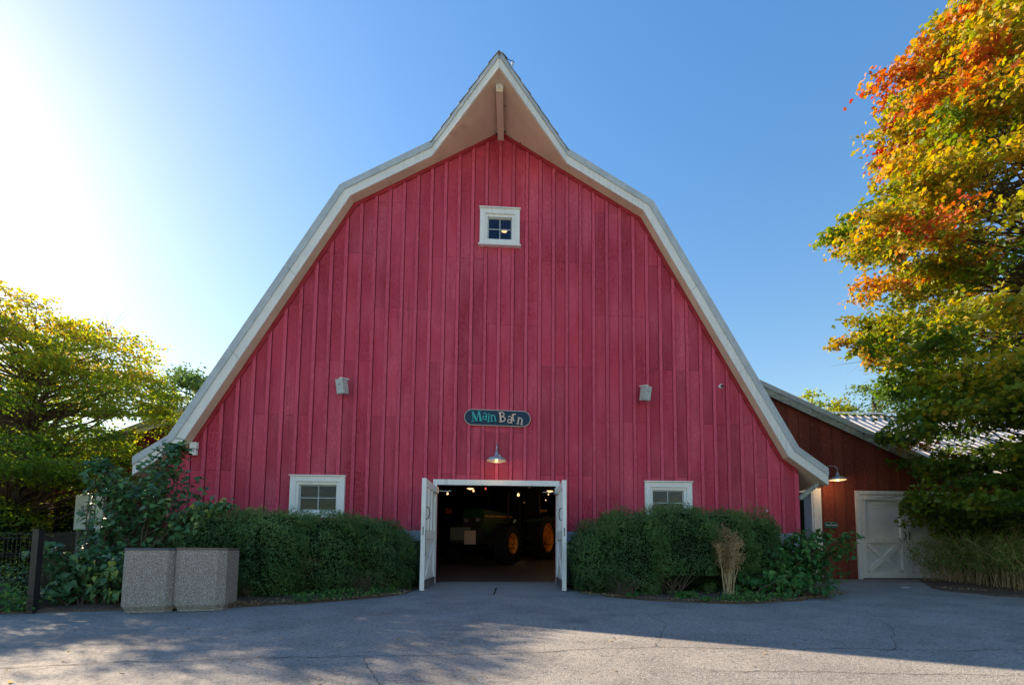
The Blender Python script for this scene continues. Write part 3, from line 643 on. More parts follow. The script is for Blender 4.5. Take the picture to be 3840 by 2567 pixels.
# ------------------------------------------------------------------ interior of the barn
def hang(x, y, z, r, m, label, top=None):
    t = thing('hanging_bulb', label, 'light bulb', (x, y, z), group='small lights inside the barn')
    MB().lathe([(0.001, -r * 1.2), (r * .8, -r * .8), (r, 0), (r * .7, r), (r * .3, r * 1.5)], 10).build('bulb', m, t, smooth=True)
    MB().tube([(0, 0, r * 1.5), (0, 0, (top or 3.6) - z)], 0.004, 4).build('cord', 'iron', t)
for x, y, z, r, m, l_ in (
    (-1.99, 7, 2.75, .035, 'bulbin', 'round warm bulb hanging alone near the left door leaf'),
    (-0.98, 6, 2.74, .032, 'bulbin', 'warm bulb just below and right of the left shaded lamp'),
    (0.54, 5, 2.5, .040, 'bulbin', 'brightest bare bulb, hanging over the tractor cab'),
    (0.935, 6, 2.80, .022, 'bulbin', 'faint small bulb under the header right of the middle'),
    (-0.3, 7, 2.86, .025, 'bulbin', 'small bulb under the header at the middle of the doorway'),
    (-0.155, 9, 2.876, .02, 'bulbin', 'dim bulb left of the brightest bare bulb'),
    (0.085, 9, 2.96, .018, 'bulbin', 'tiny bulb touching the left side of the brightest bare bulb'),
    (1.436, 4, 2.41, .018, 'bulbin', 'small bulb below the right shaded lamp'),
    (1.5, 6, 2.45, .015, 'bulbin', 'faint bulb low beside the right door leaf'),
    (0.3, 6, 2.1, .015, 'bulbin', 'lowest tiny bulb, level with the tractor windscreen'),
    (-0.681, 8, 3.085, .03, 'bulbred', 'dim red light under the header left of the middle'),
    (0.497, 8, 3.10, .026, 'bulbred', 'dim red light under the header right of the middle')):
    hang(x, y, z, r, m, l_)
def barnlamp(x, y, z, label, s=1.0, top=3.6):
    t = thing('barn_lamp', label, 'lamp', (x, y, z), group='glowing shaded lamps inside the barn')
    MB().lathe([(0.10 * s, 0), (0.09 * s, 0.03 * s), (0.05 * s, 0.055 * s), (0.02 * s, 0.07 * s)], 16).build('shade', 'lampmetal', t, smooth=True)
    MB().lathe([(0.001, -0.03 * s), (0.06 * s, -0.015 * s), (0.085 * s, 0.004)], 14).build('bulb', 'bulbin', t, smooth=True)
    MB().tube([(0, 0, 0.07 * s), (0, 0, top - z)], 0.005, 4).build('cord', 'iron', t)
barnlamp(-0.78, 2.5, 2.36, 'shaded glowing lamp hanging inside the doorway on the left')
barnlamp(1.36, 2.5, 2.32, 'shaded glowing lamp hanging inside the doorway on the right')
barnlamp(0.035, 3.0, 10.0, 'orange lamp seen through the small window near the roof peak', 0.9, 10.5)
for x, y, z, e in ((-0.78, 2.5, 2.25, .5), (1.3, 3.0, 2.1, 1.2), (0.2, 8, 2.9, 1.5), (2.6, 5.6, 2.3, 2.0)):
    ld = bpy.data.lights.new('barn_light', 'POINT'); ld.energy = e; ld.color = (1, 0.55, 0.25); ld.shadow_soft_size = 0.08
    lo_ = bpy.data.objects.new('barn_light', ld); COL.objects.link(lo_); lo_.location = (x, y, z)
for (x, z, l_) in ((0.01, 2.50, -0.42), (8.79, 2.52, 1.5)):
    ld = bpy.data.lights.new('gooseneck_light', 'POINT'); ld.energy = 0.45 if x < 1 else 1.8; ld.color = (1, 0.6, 0.25); ld.shadow_soft_size = 0.03
    lo_ = bpy.data.objects.new('gooseneck_light', ld); COL.objects.link(lo_); lo_.location = (x, l_, z)
# tractor
MT['tgreen'] = mat('tractor green', (0.01, 0.05, 0.012), 0.35, 0.5)
MT['tyellow'] = mat('tractor yellow', (0.72, 0.25, 0.02), 0.45, 0.4, blotch=(0.25, 0.12, 0.02), bscale2=9, bl_lo=0.55, bl_hi=0.6)
MT['rubber'] = mat('tyre rubber', (0.012, 0.012, 0.013), 0.8, 0.2)
MT['cabglass'] = mat('dark cab glass', (0.01, 0.012, 0.013), 0.08, 0.6)
MT['chrome'] = mat('bright metal', (0.6, 0.62, 0.62), 0.25, 0.5, metal=0.8)
MT['tpaper'] = mat('sign card', (0.55, 0.36, 0.3), 0.8)
MT['tboard'] = mat('sign board olive', (0.14, 0.14, 0.11), 0.7)
MT['orange'] = mat('orange notice', (0.6, 0.12, 0.03), 0.7)
FW = 0.36
TR = thing('tractor', 'dark green tractor with orange yellow wheel rims parked inside the doorway', 'tractor', (-0.55, 4.2, 0.36), -math.radians(26))
def wheel(x, y, r, wd, rim, s):
    m = MB().lathe([(rim, -wd / 2 * s), (r * .86, -wd / 2 * s), (r, -wd * .32 * s), (r, wd * .32 * s), (r * .86, wd / 2 * s), (rim, wd / 2 * s)], 32, axis='x', c=(x, y, r))
    for k in range(20):      # lugs
        a = 6.283 * k / 20
        for sd_ in (-1, 1):
            c = Vector((x + sd_ * wd * .22, y + math.cos(a + sd_ * .08) * r * 1.0, r + math.sin(a + sd_ * .08) * r * 1.0))
            tdir = Vector((sd_ * .6, -math.sin(a), math.cos(a))).normalized(); rad = Vector((0, math.cos(a), math.sin(a)))
            m.hexa(c - Vector((sd_ * wd * .2, 0, 0)) - rad * .03, c + Vector((sd_ * wd * .22, 0, 0)) + tdir * .09 - rad * .03, rad * 0.075, tdir * .04)
    wo_ = m.build('wheel', 'rubber', TR)
    xo = x + s * wd * .5
    MB().lathe([(rim, xo - x - .01 * s), (rim * .94, xo - x + .0 * s), (rim * .88, xo - x - .07 * s), (rim * .45, xo - x - .12 * s), (rim * .4, xo - x - .04 * s), (0.001, xo - x - .03 * s)], 28, axis='x', c=(x, y, r)).build('rim', 'tyellow', wo_, smooth=False)
    h = MB()
    for k in range(8):
        a = 6.283 * k / 8; h.lathe([(0.001, 0.0), (.022, 0), (.022, -0.02 * s), (0.001, -0.02 * s)], 6, axis='x', c=(xo - .055 * s, y + math.cos(a) * rim * .62, r + math.sin(a) * rim * .62))
    h.build('wheel_nut', 'iron', wo_)
for s in (-1, 1):
    wheel(s * 0.85, 0.0, 0.56, 0.40, 0.31, s)
    wheel(s * 0.95, 2.45, 0.80, 0.48, 0.50, s)
MB().prism_y([(-.33, .75), (.33, .75), (.36, 1.35), (.30, 1.55), (-.30, 1.55), (-.36, 1.35)], -0.55, 1.35).build('hood', 'tgreen', TR)
MB().hexa((-.37, -.5, 1.33), (-.39, 1.3, 1.42), (0, 0, .04), (.006, 0, 0)).hexa((.365, -.5, 1.33), (.385, 1.3, 1.42), (0, 0, .04), (.006, 0, 0)).build('hood_stripe', 'tyellow', TR)
MB().prism_y([(-.30, .72), (.30, .72), (.31, 1.3), (-.31, 1.3)], -0.60, -0.552).build('grille', 'iron', TR)
for s in (-1, 1):
    MB().box(s * .2 - .07, s * .2 + .07, -0.62, -0.6005, 1.18, 1.28).build('headlight', 'chrome', TR)
MB().box(-.75, .75, -.08, .08, .45, .6).box(-.28, .28, -.4, 2.6, .42, .76).box(-.85, .85, 2.35, 2.55, .7, .9).build('chassis', 'iron', TR)
for (x, y, x2, y2) in ((-.6, 1.38, -.55, 1.5), (.6, 1.38, .55, 1.5), (-.72, 2.9, -.66, 2.8), (.72, 2.9, .66, 2.8)):
    MB().tube([(x, y, 1.0), (x2, y2, 2.5)], .035, 5).build('cab_post', 'iron', TR)
MB().box(-.72, .72, 1.36, 2.95, 2.5, 2.64).build('cab_roof', 'tgreen', TR)
MB().add([(-.58, 1.4, 1.1), (.58, 1.4, 1.1), (.52, 1.5, 2.48), (-.52, 1.5, 2.48)], [(0, 1, 2, 3)]).add([(.66, 1.5, 1.2), (.7, 2.8, 1.2), (.62, 2.75, 2.48), (.58, 1.6, 2.48)], [(0, 1, 2, 3)]).build('cab_glass', 'cabglass', TR)
for s in (-1, 1):
    MB().hexa((s * .68, 1.75, 1.3), (s * .68, 3.15, 1.45), (0, 0, .1), (s * .5, 0, 0)).build('fender', 'tgreen', TR)
MB().box(.62, .95, 1.5, 1.75, .40, .44).box(.62, .95, 1.45, 1.7, .72, .75).box(.60, .64, 1.45, 1.75, .40, 1.1).build('step', 'tgreen', TR)
MB().tube([(.42, .9, 1.3), (.42, .9, 2.2)], .035, 8).build('exhaust', 'iron', TR)
MB().tube([(.45, 1.15, 1.05), (.52, 1.2, 1.35)], .05, 8).build('filter', 'chrome', TR)
MB().box(-.45, .45, -1.0, -.62, .55, .95).build('front_weight', 'iron', TR)
MB().box(-.46, .2, -1.03, -1.005, .64, 1.0).build('information_board', 'tboard', TR)
MB().box(.02, .38, -1.05, -1.032, .52, .90).build('information_card', 'tpaper', TR)
g = thing('livestock_gate', 'pale metal tube gate standing left of the tractor inside the barn', 'gate', (-2.5, 7.2, 0.42), math.radians(-4))
for k in range(6):
    MB().tube([(-1.6, 0, .12 + k * .16), (1.0, 0, .12 + k * .16)], 0.016, 6).build('rail', 'kick', g)
for x in (-1.6, -.3, 1.0):
    MB().tube([(x, 0, 0), (x, 0, 1.0)], 0.02, 6).build('upright', 'kick', g)
def plate(name, lbl, cat, x, y, z, w_, h_, m, group=None):
    o = MB().box(-w_ / 2, w_ / 2, -.01, .01, -h_ / 2, h_ / 2).build(name, m, None); o.location = (x, y, z); return tag(o, lbl, cat, group)
plate('notice', 'small square orange notice on the dark back wall left of the tractor', 'notice', -2.21, 9.0, 2.29, .26, .22, 'orange')
plate('notice', 'small flat yellow notice on the dark wall above the rear wheel', 'notice', 1.57, 8.0, 2.26, .26, .09, 'tyellow')
MB().box(1.75, 2.6, 8.0, 8.1, 0.45, 2.05).build('stall_partition', 'annexred', BARN)
# ------------------------------------------------------------------ concrete bins
BIN = thing('litter_bin', 'left exposed aggregate concrete bin with flat dark lid beside the fence', 'litter bin', (-4.655, -3.12, -0.165), math.radians(12), group='two concrete bins in front of the left hedge')
hw = 0.312
def binring(h_, c_, z_):
    return [(-h_ + c_, -h_, z_), (h_ - c_, -h_, z_), (h_, -h_ + c_, z_), (h_, h_ - c_, z_), (h_ - c_, h_, z_), (-h_ + c_, h_, z_), (-h_, h_ - c_, z_), (-h_, -h_ + c_, z_)]
rings_ = [binring(hw - .028, .075, .035), binring(hw, .085, .085), binring(hw, .085, .832), binring(hw - .012, .08, .845)]
MB().add([p_ for r_ in rings_ for p_ in r_], [tuple(range(8))[::-1], tuple(range(24, 32))] + [(8 * q_ + i, 8 * q_ + (i + 1) % 8, 8 * q_ + 8 + (i + 1) % 8, 8 * q_ + 8 + i) for q_ in range(3) for i in range(8)]).build('body', 'aggregate', BIN)
MB().bevbox(-hw + .035, hw - .035, -hw + .035, hw - .035, 0.0, 0.0345, 0.075).build('plinth', 'aggregate', BIN)
MB().bevbox(-hw - .005, hw + .005, -hw - .005, hw + .005, 0.846, 0.872, 0.085).build('lid', 'lid', BIN)
B2 = copy_tree(BIN); B2.location = (-4.03, -3.04, -0.158); B2.rotation_euler = (0, 0, math.radians(11))
MT['lidbrown'] = mat('brown bin lid', (0.16, 0.12, 0.11), 0.55, 0.35)
for c_ in B2.children:
    if c_.name.startswith('lid'): c_.data = c_.data.copy(); c_.data.materials[0] = MT['lidbrown']; c_['label'] = 'brownish lid'
B2['label'] = 'right exposed aggregate concrete bin, its lid browner, in front of the hedge end'
# ------------------------------------------------------------------ right annex
AX = thing('annex', 'low brown board building with ribbed metal roof on the right', 'outbuilding')
YA = 2.0
def rk(x):   # rake line of the annex, top of wall
    return 5.13 - 0.436 * (x - 6.95) if x < 12.35 else 2.78
AO = [(9.62, 12.33, 0.0, 2.27), (7.55, 8.40, 0.0, 2.30)]
def apiece(x0, x1, name, m, y0, y1, drop, parent, AO=AO, rk=rk):
    segs = [(0.02, None)]
    for a, b, c, d in AO:
        if x0 < b - .001 and x1 > a + .001: segs = [(d, None)]
    for z0, _ in segs:
        MB().prism_y([(x0, z0), (x1, z0), (x1, rk(x1) - drop), (x0, rk(x0) - drop)], y0, y1).build(name, m, parent)
for k in range(0, 50):
    x0 = 6.9 + k * .305; x1 = x0 + .302
    cuts = sorted([x0, x1] + [c for q_ in AO for c in q_[:2] if x0 + .002 < c < x1 - .002])
    for u0, u1 in zip(cuts[:-1], cuts[1:]):
        apiece(u0, u1, 'wall_board', 'brown', YA, YA + .02, 0.0, AX)
    xb = 6.9 + k * .305
    if not any(a - .05 < xb < b + .03 for a, b, c, d in AO): apiece(xb - .025, xb + .025, 'batten', 'brown', YA - .02, YA - .0005, 0.06, AX)
    else:
        d = [d for a, b, c, d in AO if a - .05 < xb < b + .03][0]
        MB().prism_y([(xb - .025, d + .11), (xb + .025, d + .11), (xb + .025, rk(xb + .025) - .06), (xb - .025, rk(xb - .025) - .06)], YA - .02, YA - .0005).build('batten', 'brown', AX)
MB().box(6.9, 7.55, YA + .03, YA + .15, 0, 3).box(8.4, 9.6, YA + .03, YA + .15, 0, 3).box(12.36, 22, YA + .03, YA + .15, 0, 2.7).box(6.9, 12.4, YA + .03, YA + .15, 2.3, 2.75).build('wall_core', 'gap', AX)
MB().box(22.0, 22.15, YA, 12, 0, 2.7).box(6.9, 22.1, 12, 12.15, 0, 2.7).build('rear_wall', 'brown', AX)
# rake boards
for (a, b) in ((6.6, 9.4), (9.402, 12.35)):
    MB().prism_y([(a, rk(a) - .12), (b, rk(b) - .12), (b, rk(b) + .06), (a, rk(a) + .06)], YA - .14, YA - .11).build('rake_board', 'oldfascia', AX)
    MB().prism_y([(a, rk(a) + .061), (b, rk(b) + .061), (b, rk(b) + .20), (a, rk(a) + .20)], YA - .17, YA + .3).build('rake_trim', 'trim', AX)
MB().prism_y([(6.6, rk(6.6) - .01), (12.3, rk(12.3) - .01), (12.3, rk(12.3) + .055), (6.6, rk(6.6) + .055)], YA - .109, YA + .3).build('soffit', 'soffit', AX)
# ribbed metal roof, panel by panel, facing the yard
def roofpanel(x0, x1, ya, za, yb, zb_, parent, name='roof_panel'):
    m = MB(); n = 3; wdt = (x1 - x0) / n
    prof_ = []
    for k in range(n):
        b = x0 + k * wdt
        prof_ += [(b, 0), (b + wdt * .62, 0), (b + wdt * .7, .032), (b + wdt * .88, .032), (b + wdt * .96, 0)]
    prof_.append((x1 - .001, 0))
    N = len(prof_)
    v = [(x, ya, za + h) for x, h in prof_] + [(x, yb, zb_ + h) for x, h in prof_] + [(x, ya, za + h - .01) for x, h in prof_] + [(x, yb, zb_ + h - .01) for x, h in prof_]
    f = [(i, i + 1, N + i + 1, N + i) for i in range(N - 1)] + [(2 * N + i + 1, 2 * N + i, 3 * N + i, 3 * N + i + 1) for i in range(N - 1)] + [(i + 1, i, 2 * N + i, 2 * N + i + 1) for i in range(N - 1)]
    return m.add(v, f).build(name, 'metalroof', parent)
for k in range(16):
    x0 = 7.6 + k * .92
    ya, za = (YA - .3, 2.80) if x0 > 12.3 else (YA + .31 + max(0, (12.35 - x0)) * .436 / .65, None)
    if za is None: za = 2.80 + .65 * (ya - (YA - .3))
    if za < 5.45: roofpanel(x0, x0 + .919, ya, za, 6.25, 2.80 + .65 * (6.25 - (YA - .3)), AX)
MB().add([(7, 6.26, 5.8), (22.2, 6.26, 5.8), (22.2, 12.2, 2.8), (7, 12.2, 2.8)], [(0, 1, 2, 3)]).add([(7.6, 6.1, 5.8), (22.3, 6.1, 5.8), (22.3, 6.27, 5.9), (7.6, 6.27, 5.9)], [(0, 1, 2, 3)]).build('rear_roof', 'metalroof', AX)
MB().box(12.36, 22.2, YA - .34, YA - .305, 2.62, 2.79).build('eave_board', 'oldfascia', AX)
# passage doorway
MB().box(7.45, 8.62, YA - .055, YA - .02, 2.30, 2.42).build('door_header', 'white', AX)
MB().box(8.405, 8.62, YA - .055, YA - .02, 0.02, 2.298).build('door_jamb', 'white', AX)
MB().box(8.36, 8.404, YA - .035, YA + .3, 0.02, 2.298).build('door_jamb', 'white', AX)
MT['olive'] = mat('olive passage wall', (0.09, 0.08, 0.02), 0.8, 0.2, var=(0.06, 0.055, 0.015), scale=3)
MB().box(7.0, 8.9, YA + 1.3, YA + 1.4, 0, 2.5).box(8.45, 8.5, YA + .16, YA + 1.3, 0, 2.5).build('passage_wall', 'olive', AX)
# double door
fr = MB().box(9.60, 9.70, YA - .06, YA - .001, 0.0, 2.27).box(12.25, 12.35, YA - .06, YA - .001, 0, 2.27).box(9.60, 12.35, YA - .062, YA - .001, 2.271, 2.37).build('door_frame', 'white', AX)
for (x0, x1, hs) in ((9.715, 10.968, 1), (10.982, 12.235, -1)):
    d = MB().box(x0 + .01, x1 - .01, YA + .012, YA + .04, 0.04, 2.245).build('door', 'shadedpanel', AX)
    yy0, yy1 = YA - .05, YA + .011; sw = .13
    for a, b in ((x0, x0 + sw), (x1 - sw, x1)): MB().box(a, b, yy0, yy1, 0.03, 2.255).build('stile', 'white', d)
    for a, b in ((2.12, 2.255), (0.96, 1.09), (0.03, 0.17)): MB().box(x0 + sw + .001, x1 - sw - .001, yy0 + .001, yy1, a, b).build('rail', 'white', d)
    MB().box(x0 + sw + .001, x1 - sw - .001, YA - .052, YA - .046, 1.085, 1.1).build('rail_lip', 'white', d)
    A0, A1, Z0, Z1 = x0 + sw, x1 - sw, 0.172, 0.958
    for j, (p, q) in enumerate((((A0, Z0), (A1, Z1)), ((A0, Z1), (A1, Z0)))):
        a = Vector((p[0], 0, p[1])); b = Vector((q[0], 0, q[1])); dd = (b - a).normalized(); up = Vector((-dd.z, 0, dd.x)) * .12
        a += dd * .05; b -= dd * .05
        a.y = b.y = YA - .048 + .004 * j
        MB().hexa(a - up / 2, b - up / 2, up, (0, .058 - .004 * j, 0)).build('brace', 'white', d)
    hx = x1 - .075 if hs > 0 else x0 + .075
    MB().tube([(hx, YA - .046, 1.27), (hx + hs * .025, YA - .09, 1.24), (hx + hs * .03, YA - .095, 1.16), (hx + hs * .025, YA - .09, 1.08), (hx, YA - .046, 1.05)], 0.013, 6).build('handle', 'iron', d)
    if hs > 0: MB().box(x1 - .06, x1 - .002, YA - .056, YA - .046, 1.36, 1.44).build('hasp', 'iron', d)
# restrooms sign
RS = thing('restroom_sign', 'small rounded green sign with white writing on the brown wall', 'sign', (8.885, YA - .045, 1.44))
def rrect(w, h, r, n=5):
    p = []
    for cx, cy, a0 in ((w / 2 - r, -h / 2 + r, -90), (w / 2 - r, h / 2 - r, 0), (-w / 2 + r, h / 2 - r, 90), (-w / 2 + r, -h / 2 + r, 180)):
        for k in range(n + 1): a = math.radians(a0 + 90 * k / n); p.append((cx + r * math.cos(a), cy + r * math.sin(a)))
    return p
MB().prism_y(rrect(.355, .15, .05), 0, .02).build('rim', 'teal', RS)
MB().prism_y(rrect(.335, .13, .042), -.004, -.0005).build('board', 'signgreen', RS)
fc = bpy.data.curves.new('lettering', 'FONT'); fc.body = 'Restrooms'; fc.size = 0.068; fc.align_x = 'CENTER'; fc.align_y = 'CENTER'; fc.extrude = 0.0015; fc.offset = 0.001
tmp = bpy.data.objects.new('tmp', fc); COL.objects.link(tmp); bpy.context.view_layer.update()
me = bpy.data.meshes.new_from_object(tmp.evaluated_get(bpy.context.evaluated_depsgraph_get())); bpy.data.objects.remove(tmp)
me.materials.clear(); me.materials.append(MT['paper'])
lt = bpy.data.objects.new('lettering', me); COL.objects.link(lt); lt.parent = RS; lt.location = (0, -.0065, -.004); lt.rotation_euler = (math.pi / 2, 0, 0)
MB().prism_y([(-.02, .04), (.02, .04), (0, .056)], -.007, -.0045).build('emblem', 'paper', RS)
# ------------------------------------------------------------------ left annex
AL = thing('annex', 'dark red outbuilding half hidden behind the left tree', 'outbuilding')
def rl_(x): return 5.60 + 0.42 * (x + 6.8) if x > -13.2 else 2.90
for k in range(0, 30):
    x1 = -6.9 - k * .405; x0 = x1 - .40
    MB().prism_y([(x0, 0), (x1, 0), (x1, rl_(x1)), (x0, rl_(x0))], 4.0, 4.06).build('wall_board', 'annexred', AL)
    MB().prism_y([(x0 - .03, 0), (x0 + .03, 0), (x0 + .03, rl_(x0 + .03) - .05), (x0 - .03, rl_(x0 - .03) - .05)], 3.975, 3.999).build('batten', 'annexred', AL)
MB().prism_y([(-13.2, rl_(-13.19) - .13), (-6.7, rl_(-6.7) - .13), (-6.7, rl_(-6.7) + .05), (-13.2, rl_(-13.19) + .05)], 3.83, 3.86).build('rake_board', 'fascia', AL)
MB().prism_y([(-13.2, rl_(-13.19) + .051), (-6.7, rl_(-6.7) + .051), (-6.7, rl_(-6.7) + .18), (-13.2, rl_(-13.19) + .18)], 3.80, 9).build('roof_edge', 'trim', AL)
MB().box(-19.1, -19.0, 4.0, 9, 0, 2.9).box(-19.1, -6.9, 9, 9.1, 0, 2.9).build('rear_wall', 'annexred', AL)
# low board wall, poster
LW = thing('board_screen', 'low weathered beige board screen behind the wire fence', 'screen wall', (-9.55, 1.5, 0.0))
for k in range(10):
    MB().box(k * .125, k * .125 + .12, 0, .03, 0.05, 0.97 + random.uniform(-.01, .01)).build('board', 'greywall', LW)
MB().box(-.02, 1.27, -.04, -.001, .78, .86).box(-.02, 1.27, -.04, -.001, .2, .28).build('rail', 'greywall', LW)
PO = thing('poster_board', 'pale poster board with a dark blotchy picture among the left leaves', 'poster', (-8.69, 0.5, 0.0))
MB().box(-.31, .29, 0, .03, 1.10, 1.84).build('panel', 'poster', PO)
mb = MB()
for k in range(34):
    a = random.uniform(0, 6.28); r = random.uniform(0, .13); cx, cz = -.12 + 1.3 * r * math.cos(a), 1.52 + r * math.sin(a) * 1.1; s = random.uniform(.012, .035)
    mb.add([(cx + s * math.cos(b), -.002 - .0001 * k, cz + s * math.sin(b) * .8) for b in np.linspace(0, 5.4, 7)], [(0, 1, 2, 3, 4, 5, 6)])
mb.build('picture', 'ink', PO)
MB().box(-.28, -.22, .031, .08, 0, 1.7).box(.2, .26, .031, .08, 0, 1.7).build('stand_post', 'greywall', PO)
# ------------------------------------------------------------------ wire fence
FE = thing('wire_fence', 'black steel mesh fence on square posts at the left edge', 'fence')
fpts = [(-9.0, -3.62), (-6.04, -3.40), (-7.93, -0.35)]
for (x, y) in fpts:
    MB().box(x - .04, x + .04, y - .04, y + .04, gz(y) - .02, gz(y) + 1.10).box(x - .046, x + .046, y - .046, y + .046, gz(y) + 1.101, gz(y) + 1.125).build('post', 'black', FE)
for (a, b) in ((fpts[0], fpts[1]), (fpts[1], fpts[2])):
    A = Vector((*a, gz(a[1]))); B = Vector((*b, gz(b[1]))); L = (B - A).length; m = MB(); n = int(L / .05)
    for k in range(1, n):
        p = A.lerp(B, k / n); m.tube([p + Vector((0, 0, .05)), p + Vector((0, 0, 1.07))], .0024, 3, False)
    for z in (.08, .12, .42, .46, .76, .80, 1.0, 1.06):
        m.tube([A + Vector((0, -.004, z)), B + Vector((0, -.004, z))], .0035, 4, False)
    m.build('wire_panel', 'black', FE, kind='stuff')
# paper scrap
tag(MB().add([(8.50, -.72, gz(-.7) + .006), (8.66, -.74, gz(-.7) + .012), (8.68, -.62, gz(-.7) + .02), (8.58, -.60, gz(-.7) + .008), (8.50, -.64, gz(-.7) + .014)], [(0, 1, 2, 3, 4)]).build('paper_scrap', 'paper', None), 'crumpled white paper scrap lying on the asphalt before the white door', 'litter')
# hose reel / hooks beside the door on the foundation
for s, l_ in ((-1, 'dark coiled bracket on the grey foundation left of the doorway'), (1, 'dark coiled bracket on the grey foundation right of the doorway')):
    t = thing('hose_bracket', l_, 'bracket', (s * 1.62, -0.013, 0.82), group='brackets beside the doorway')
    MB().box(-.06, .06, -.02, 0, -.08, .08).build('plate', 'iron', t)
    MB().tube([(0.09 * math.cos(a), -.06, .0 + .07 * math.sin(a)) for a in np.linspace(0, 6.2, 12)], .014, 6).build('coil', 'iron', t)
    MB().tube([(-.02, -.05, -.07), (-.05, -.06, -.4), (-.03, -.06, -.8)], .01, 5).build('hose', 'iron', t)
# ------------------------------------------------------------------ foliage
LS_DIAMOND = (np.array([(0, -.5, 0), (.3, 0, .06), (0, .5, -.04), (-.3, 0, .06)]), [(0, 1, 2), (0, 2, 3)])
LS_NEEDLE = (np.array([(0, -.5, 0), (.17, 0, .03), (0, .6, 0), (-.17, 0, .03)]), [(0, 1, 2), (0, 2, 3)])
LS_MAPLE = (np.array([(0, -.45, 0), (.22, -.3, .03), (.52, -.02, -.05), (.2, .08, .03), (.30, .42, -.03), (0, .58, -.08), (-.30, .42, -.03), (-.2, .08, .03), (-.52, -.02, -.05), (-.22, -.3, .03)]),
            [(0, 1, 3), (1, 2, 3), (0, 3, 7), (3, 4, 5), (3, 5, 7), (7, 5, 6), (0, 7, 9), (9, 7, 8)])
LS_ROUND = (np.array([(0, -.38, 0), (.3, -.44, .06), (.44, -.08, .12), (.24, .3, .02), (0, .72, -.2), (-.24, .3, .02), (-.44, -.08, .12), (-.3, -.44, .06), (0, 0, -.03)]),
            [(8, 0, 1), (8, 1, 2), (8, 2, 3), (8, 3, 4), (8, 4, 5), (8, 5, 6), (8, 6, 7), (8, 7, 0)])
def leafcloud(name, C, size, hue, m, parent, shape=LS_DIAMOND, bias=None, bw=0.8, kind='stuff', droop=0.0):
    C = np.asarray(C, dtype=float); N = len(C)
    nrm = rng.normal(size=(N, 3))
    if bias is not None: nrm = nrm * (1 - bw * .5) + np.asarray(bias) * bw * 2
    nrm /= np.linalg.norm(nrm, axis=1)[:, None] + 1e-9
    t = rng.normal(size=(N, 3)); t[:, 2] -= droop; t -= nrm * (t * nrm).sum(1)[:, None]; t /= np.linalg.norm(t, axis=1)[:, None] + 1e-9
    u = np.cross(t, nrm)
    sz = size * rng.uniform(.6, 1.25, N) if np.isscalar(size) else size
    V, F = shape; k = len(V); F = np.array(F)
    pts = C[:, None, :] + sz[:, None, None] * (V[None, :, 0, None] * u[:, None, :] + V[None, :, 1, None] * t[:, None, :] + V[None, :, 2, None] * nrm[:, None, :])
    faces = (F[None] + (np.arange(N) * k)[:, None, None]).reshape(-1, 3)
    me = bpy.data.meshes.new(name); me.vertices.add(N * k); me.vertices.foreach_set('co', pts.reshape(-1))
    me.loops.add(faces.size); me.loops.foreach_set('vertex_index', faces.reshape(-1).astype(np.int32))
    me.polygons.add(len(faces)); me.polygons.foreach_set('loop_start', np.arange(0, faces.size, 3, dtype=np.int32)); me.polygons.foreach_set('loop_total', np.full(len(faces), 3, dtype=np.int32))
    me.update(calc_edges=True)
    at = me.attributes.new('hue', 'FLOAT', 'FACE'); at.data.foreach_set('value', np.repeat(np.clip(hue, 0, 1), len(F)).astype(np.float32))
    me.materials.append(m)
    o = bpy.data.objects.new(name, me); COL.objects.link(o); o.parent = parent
    if kind: o['kind'] = kind
    return o
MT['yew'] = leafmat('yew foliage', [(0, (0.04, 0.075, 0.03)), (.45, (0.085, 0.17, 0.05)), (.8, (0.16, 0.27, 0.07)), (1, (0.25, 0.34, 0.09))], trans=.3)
MT['maple'] = leafmat('maple foliage', [(0, (0.05, 0.11, 0.015)), (.3, (0.14, 0.21, 0.02)), (.5, (0.34, 0.30, 0.03)), (.68, (0.48, 0.27, 0.035)), (.85, (0.47, 0.13, 0.03)), (1, (0.38, 0.05, 0.035))], trans=.42)
MT['leftleaf'] = leafmat('left tree foliage', [(0, (0.08, 0.15, 0.025)), (.4, (0.19, 0.29, 0.035)), (.75, (0.350, 0.350, 0.037)), (1, (0.562, 0.338, 0.062))], trans=.5)
MT['farleaf'] = leafmat('far tree foliage', [(0, (0.039, 0.085, 0.033)), (.6, (0.091, 0.169, 0.039)), (1, (0.234, 0.260, 0.065))], trans=.4)
MT['broad'] = leafmat('broadleaf foliage', [(0, (0.040, 0.104, 0.040)), (.6, (0.088, 0.200, 0.072)), (.92, (0.176, 0.304, 0.080)), (1, (0.528, 0.528, 0.096))], trans=.3, rough=.4, spec=.45)
MT['vine'] = leafmat('vine foliage', [(0, (0.030, 0.105, 0.030)), (.6, (0.068, 0.195, 0.045)), (1, (0.165, 0.300, 0.075))], trans=.35, rough=.4)
MT['dead'] = leafmat('dead foliage', [(0, (0.200, 0.125, 0.062)), (.6, (0.375, 0.250, 0.125)), (1, (0.562, 0.413, 0.225))], trans=.3)
MT['grassleaf'] = leafmat('grass blades', [(0, (0.085, 0.170, 0.034)), (.5, (0.204, 0.289, 0.068)), (1, (0.510, 0.442, 0.204))], trans=.35)
def noise3(P_, s, seed=0):
    q = P_ * s
    return (np.sin(q[:, 0] * 1.7 + seed) * np.cos(q[:, 1] * 2.1 + seed * 1.3) + np.sin(q[:, 2] * 1.9 + seed * .7 + q[:, 0]) * .7 + np.cos(q[:, 1] * 3.1 + q[:, 2] * 2.7 + seed) * .5) / 2.2
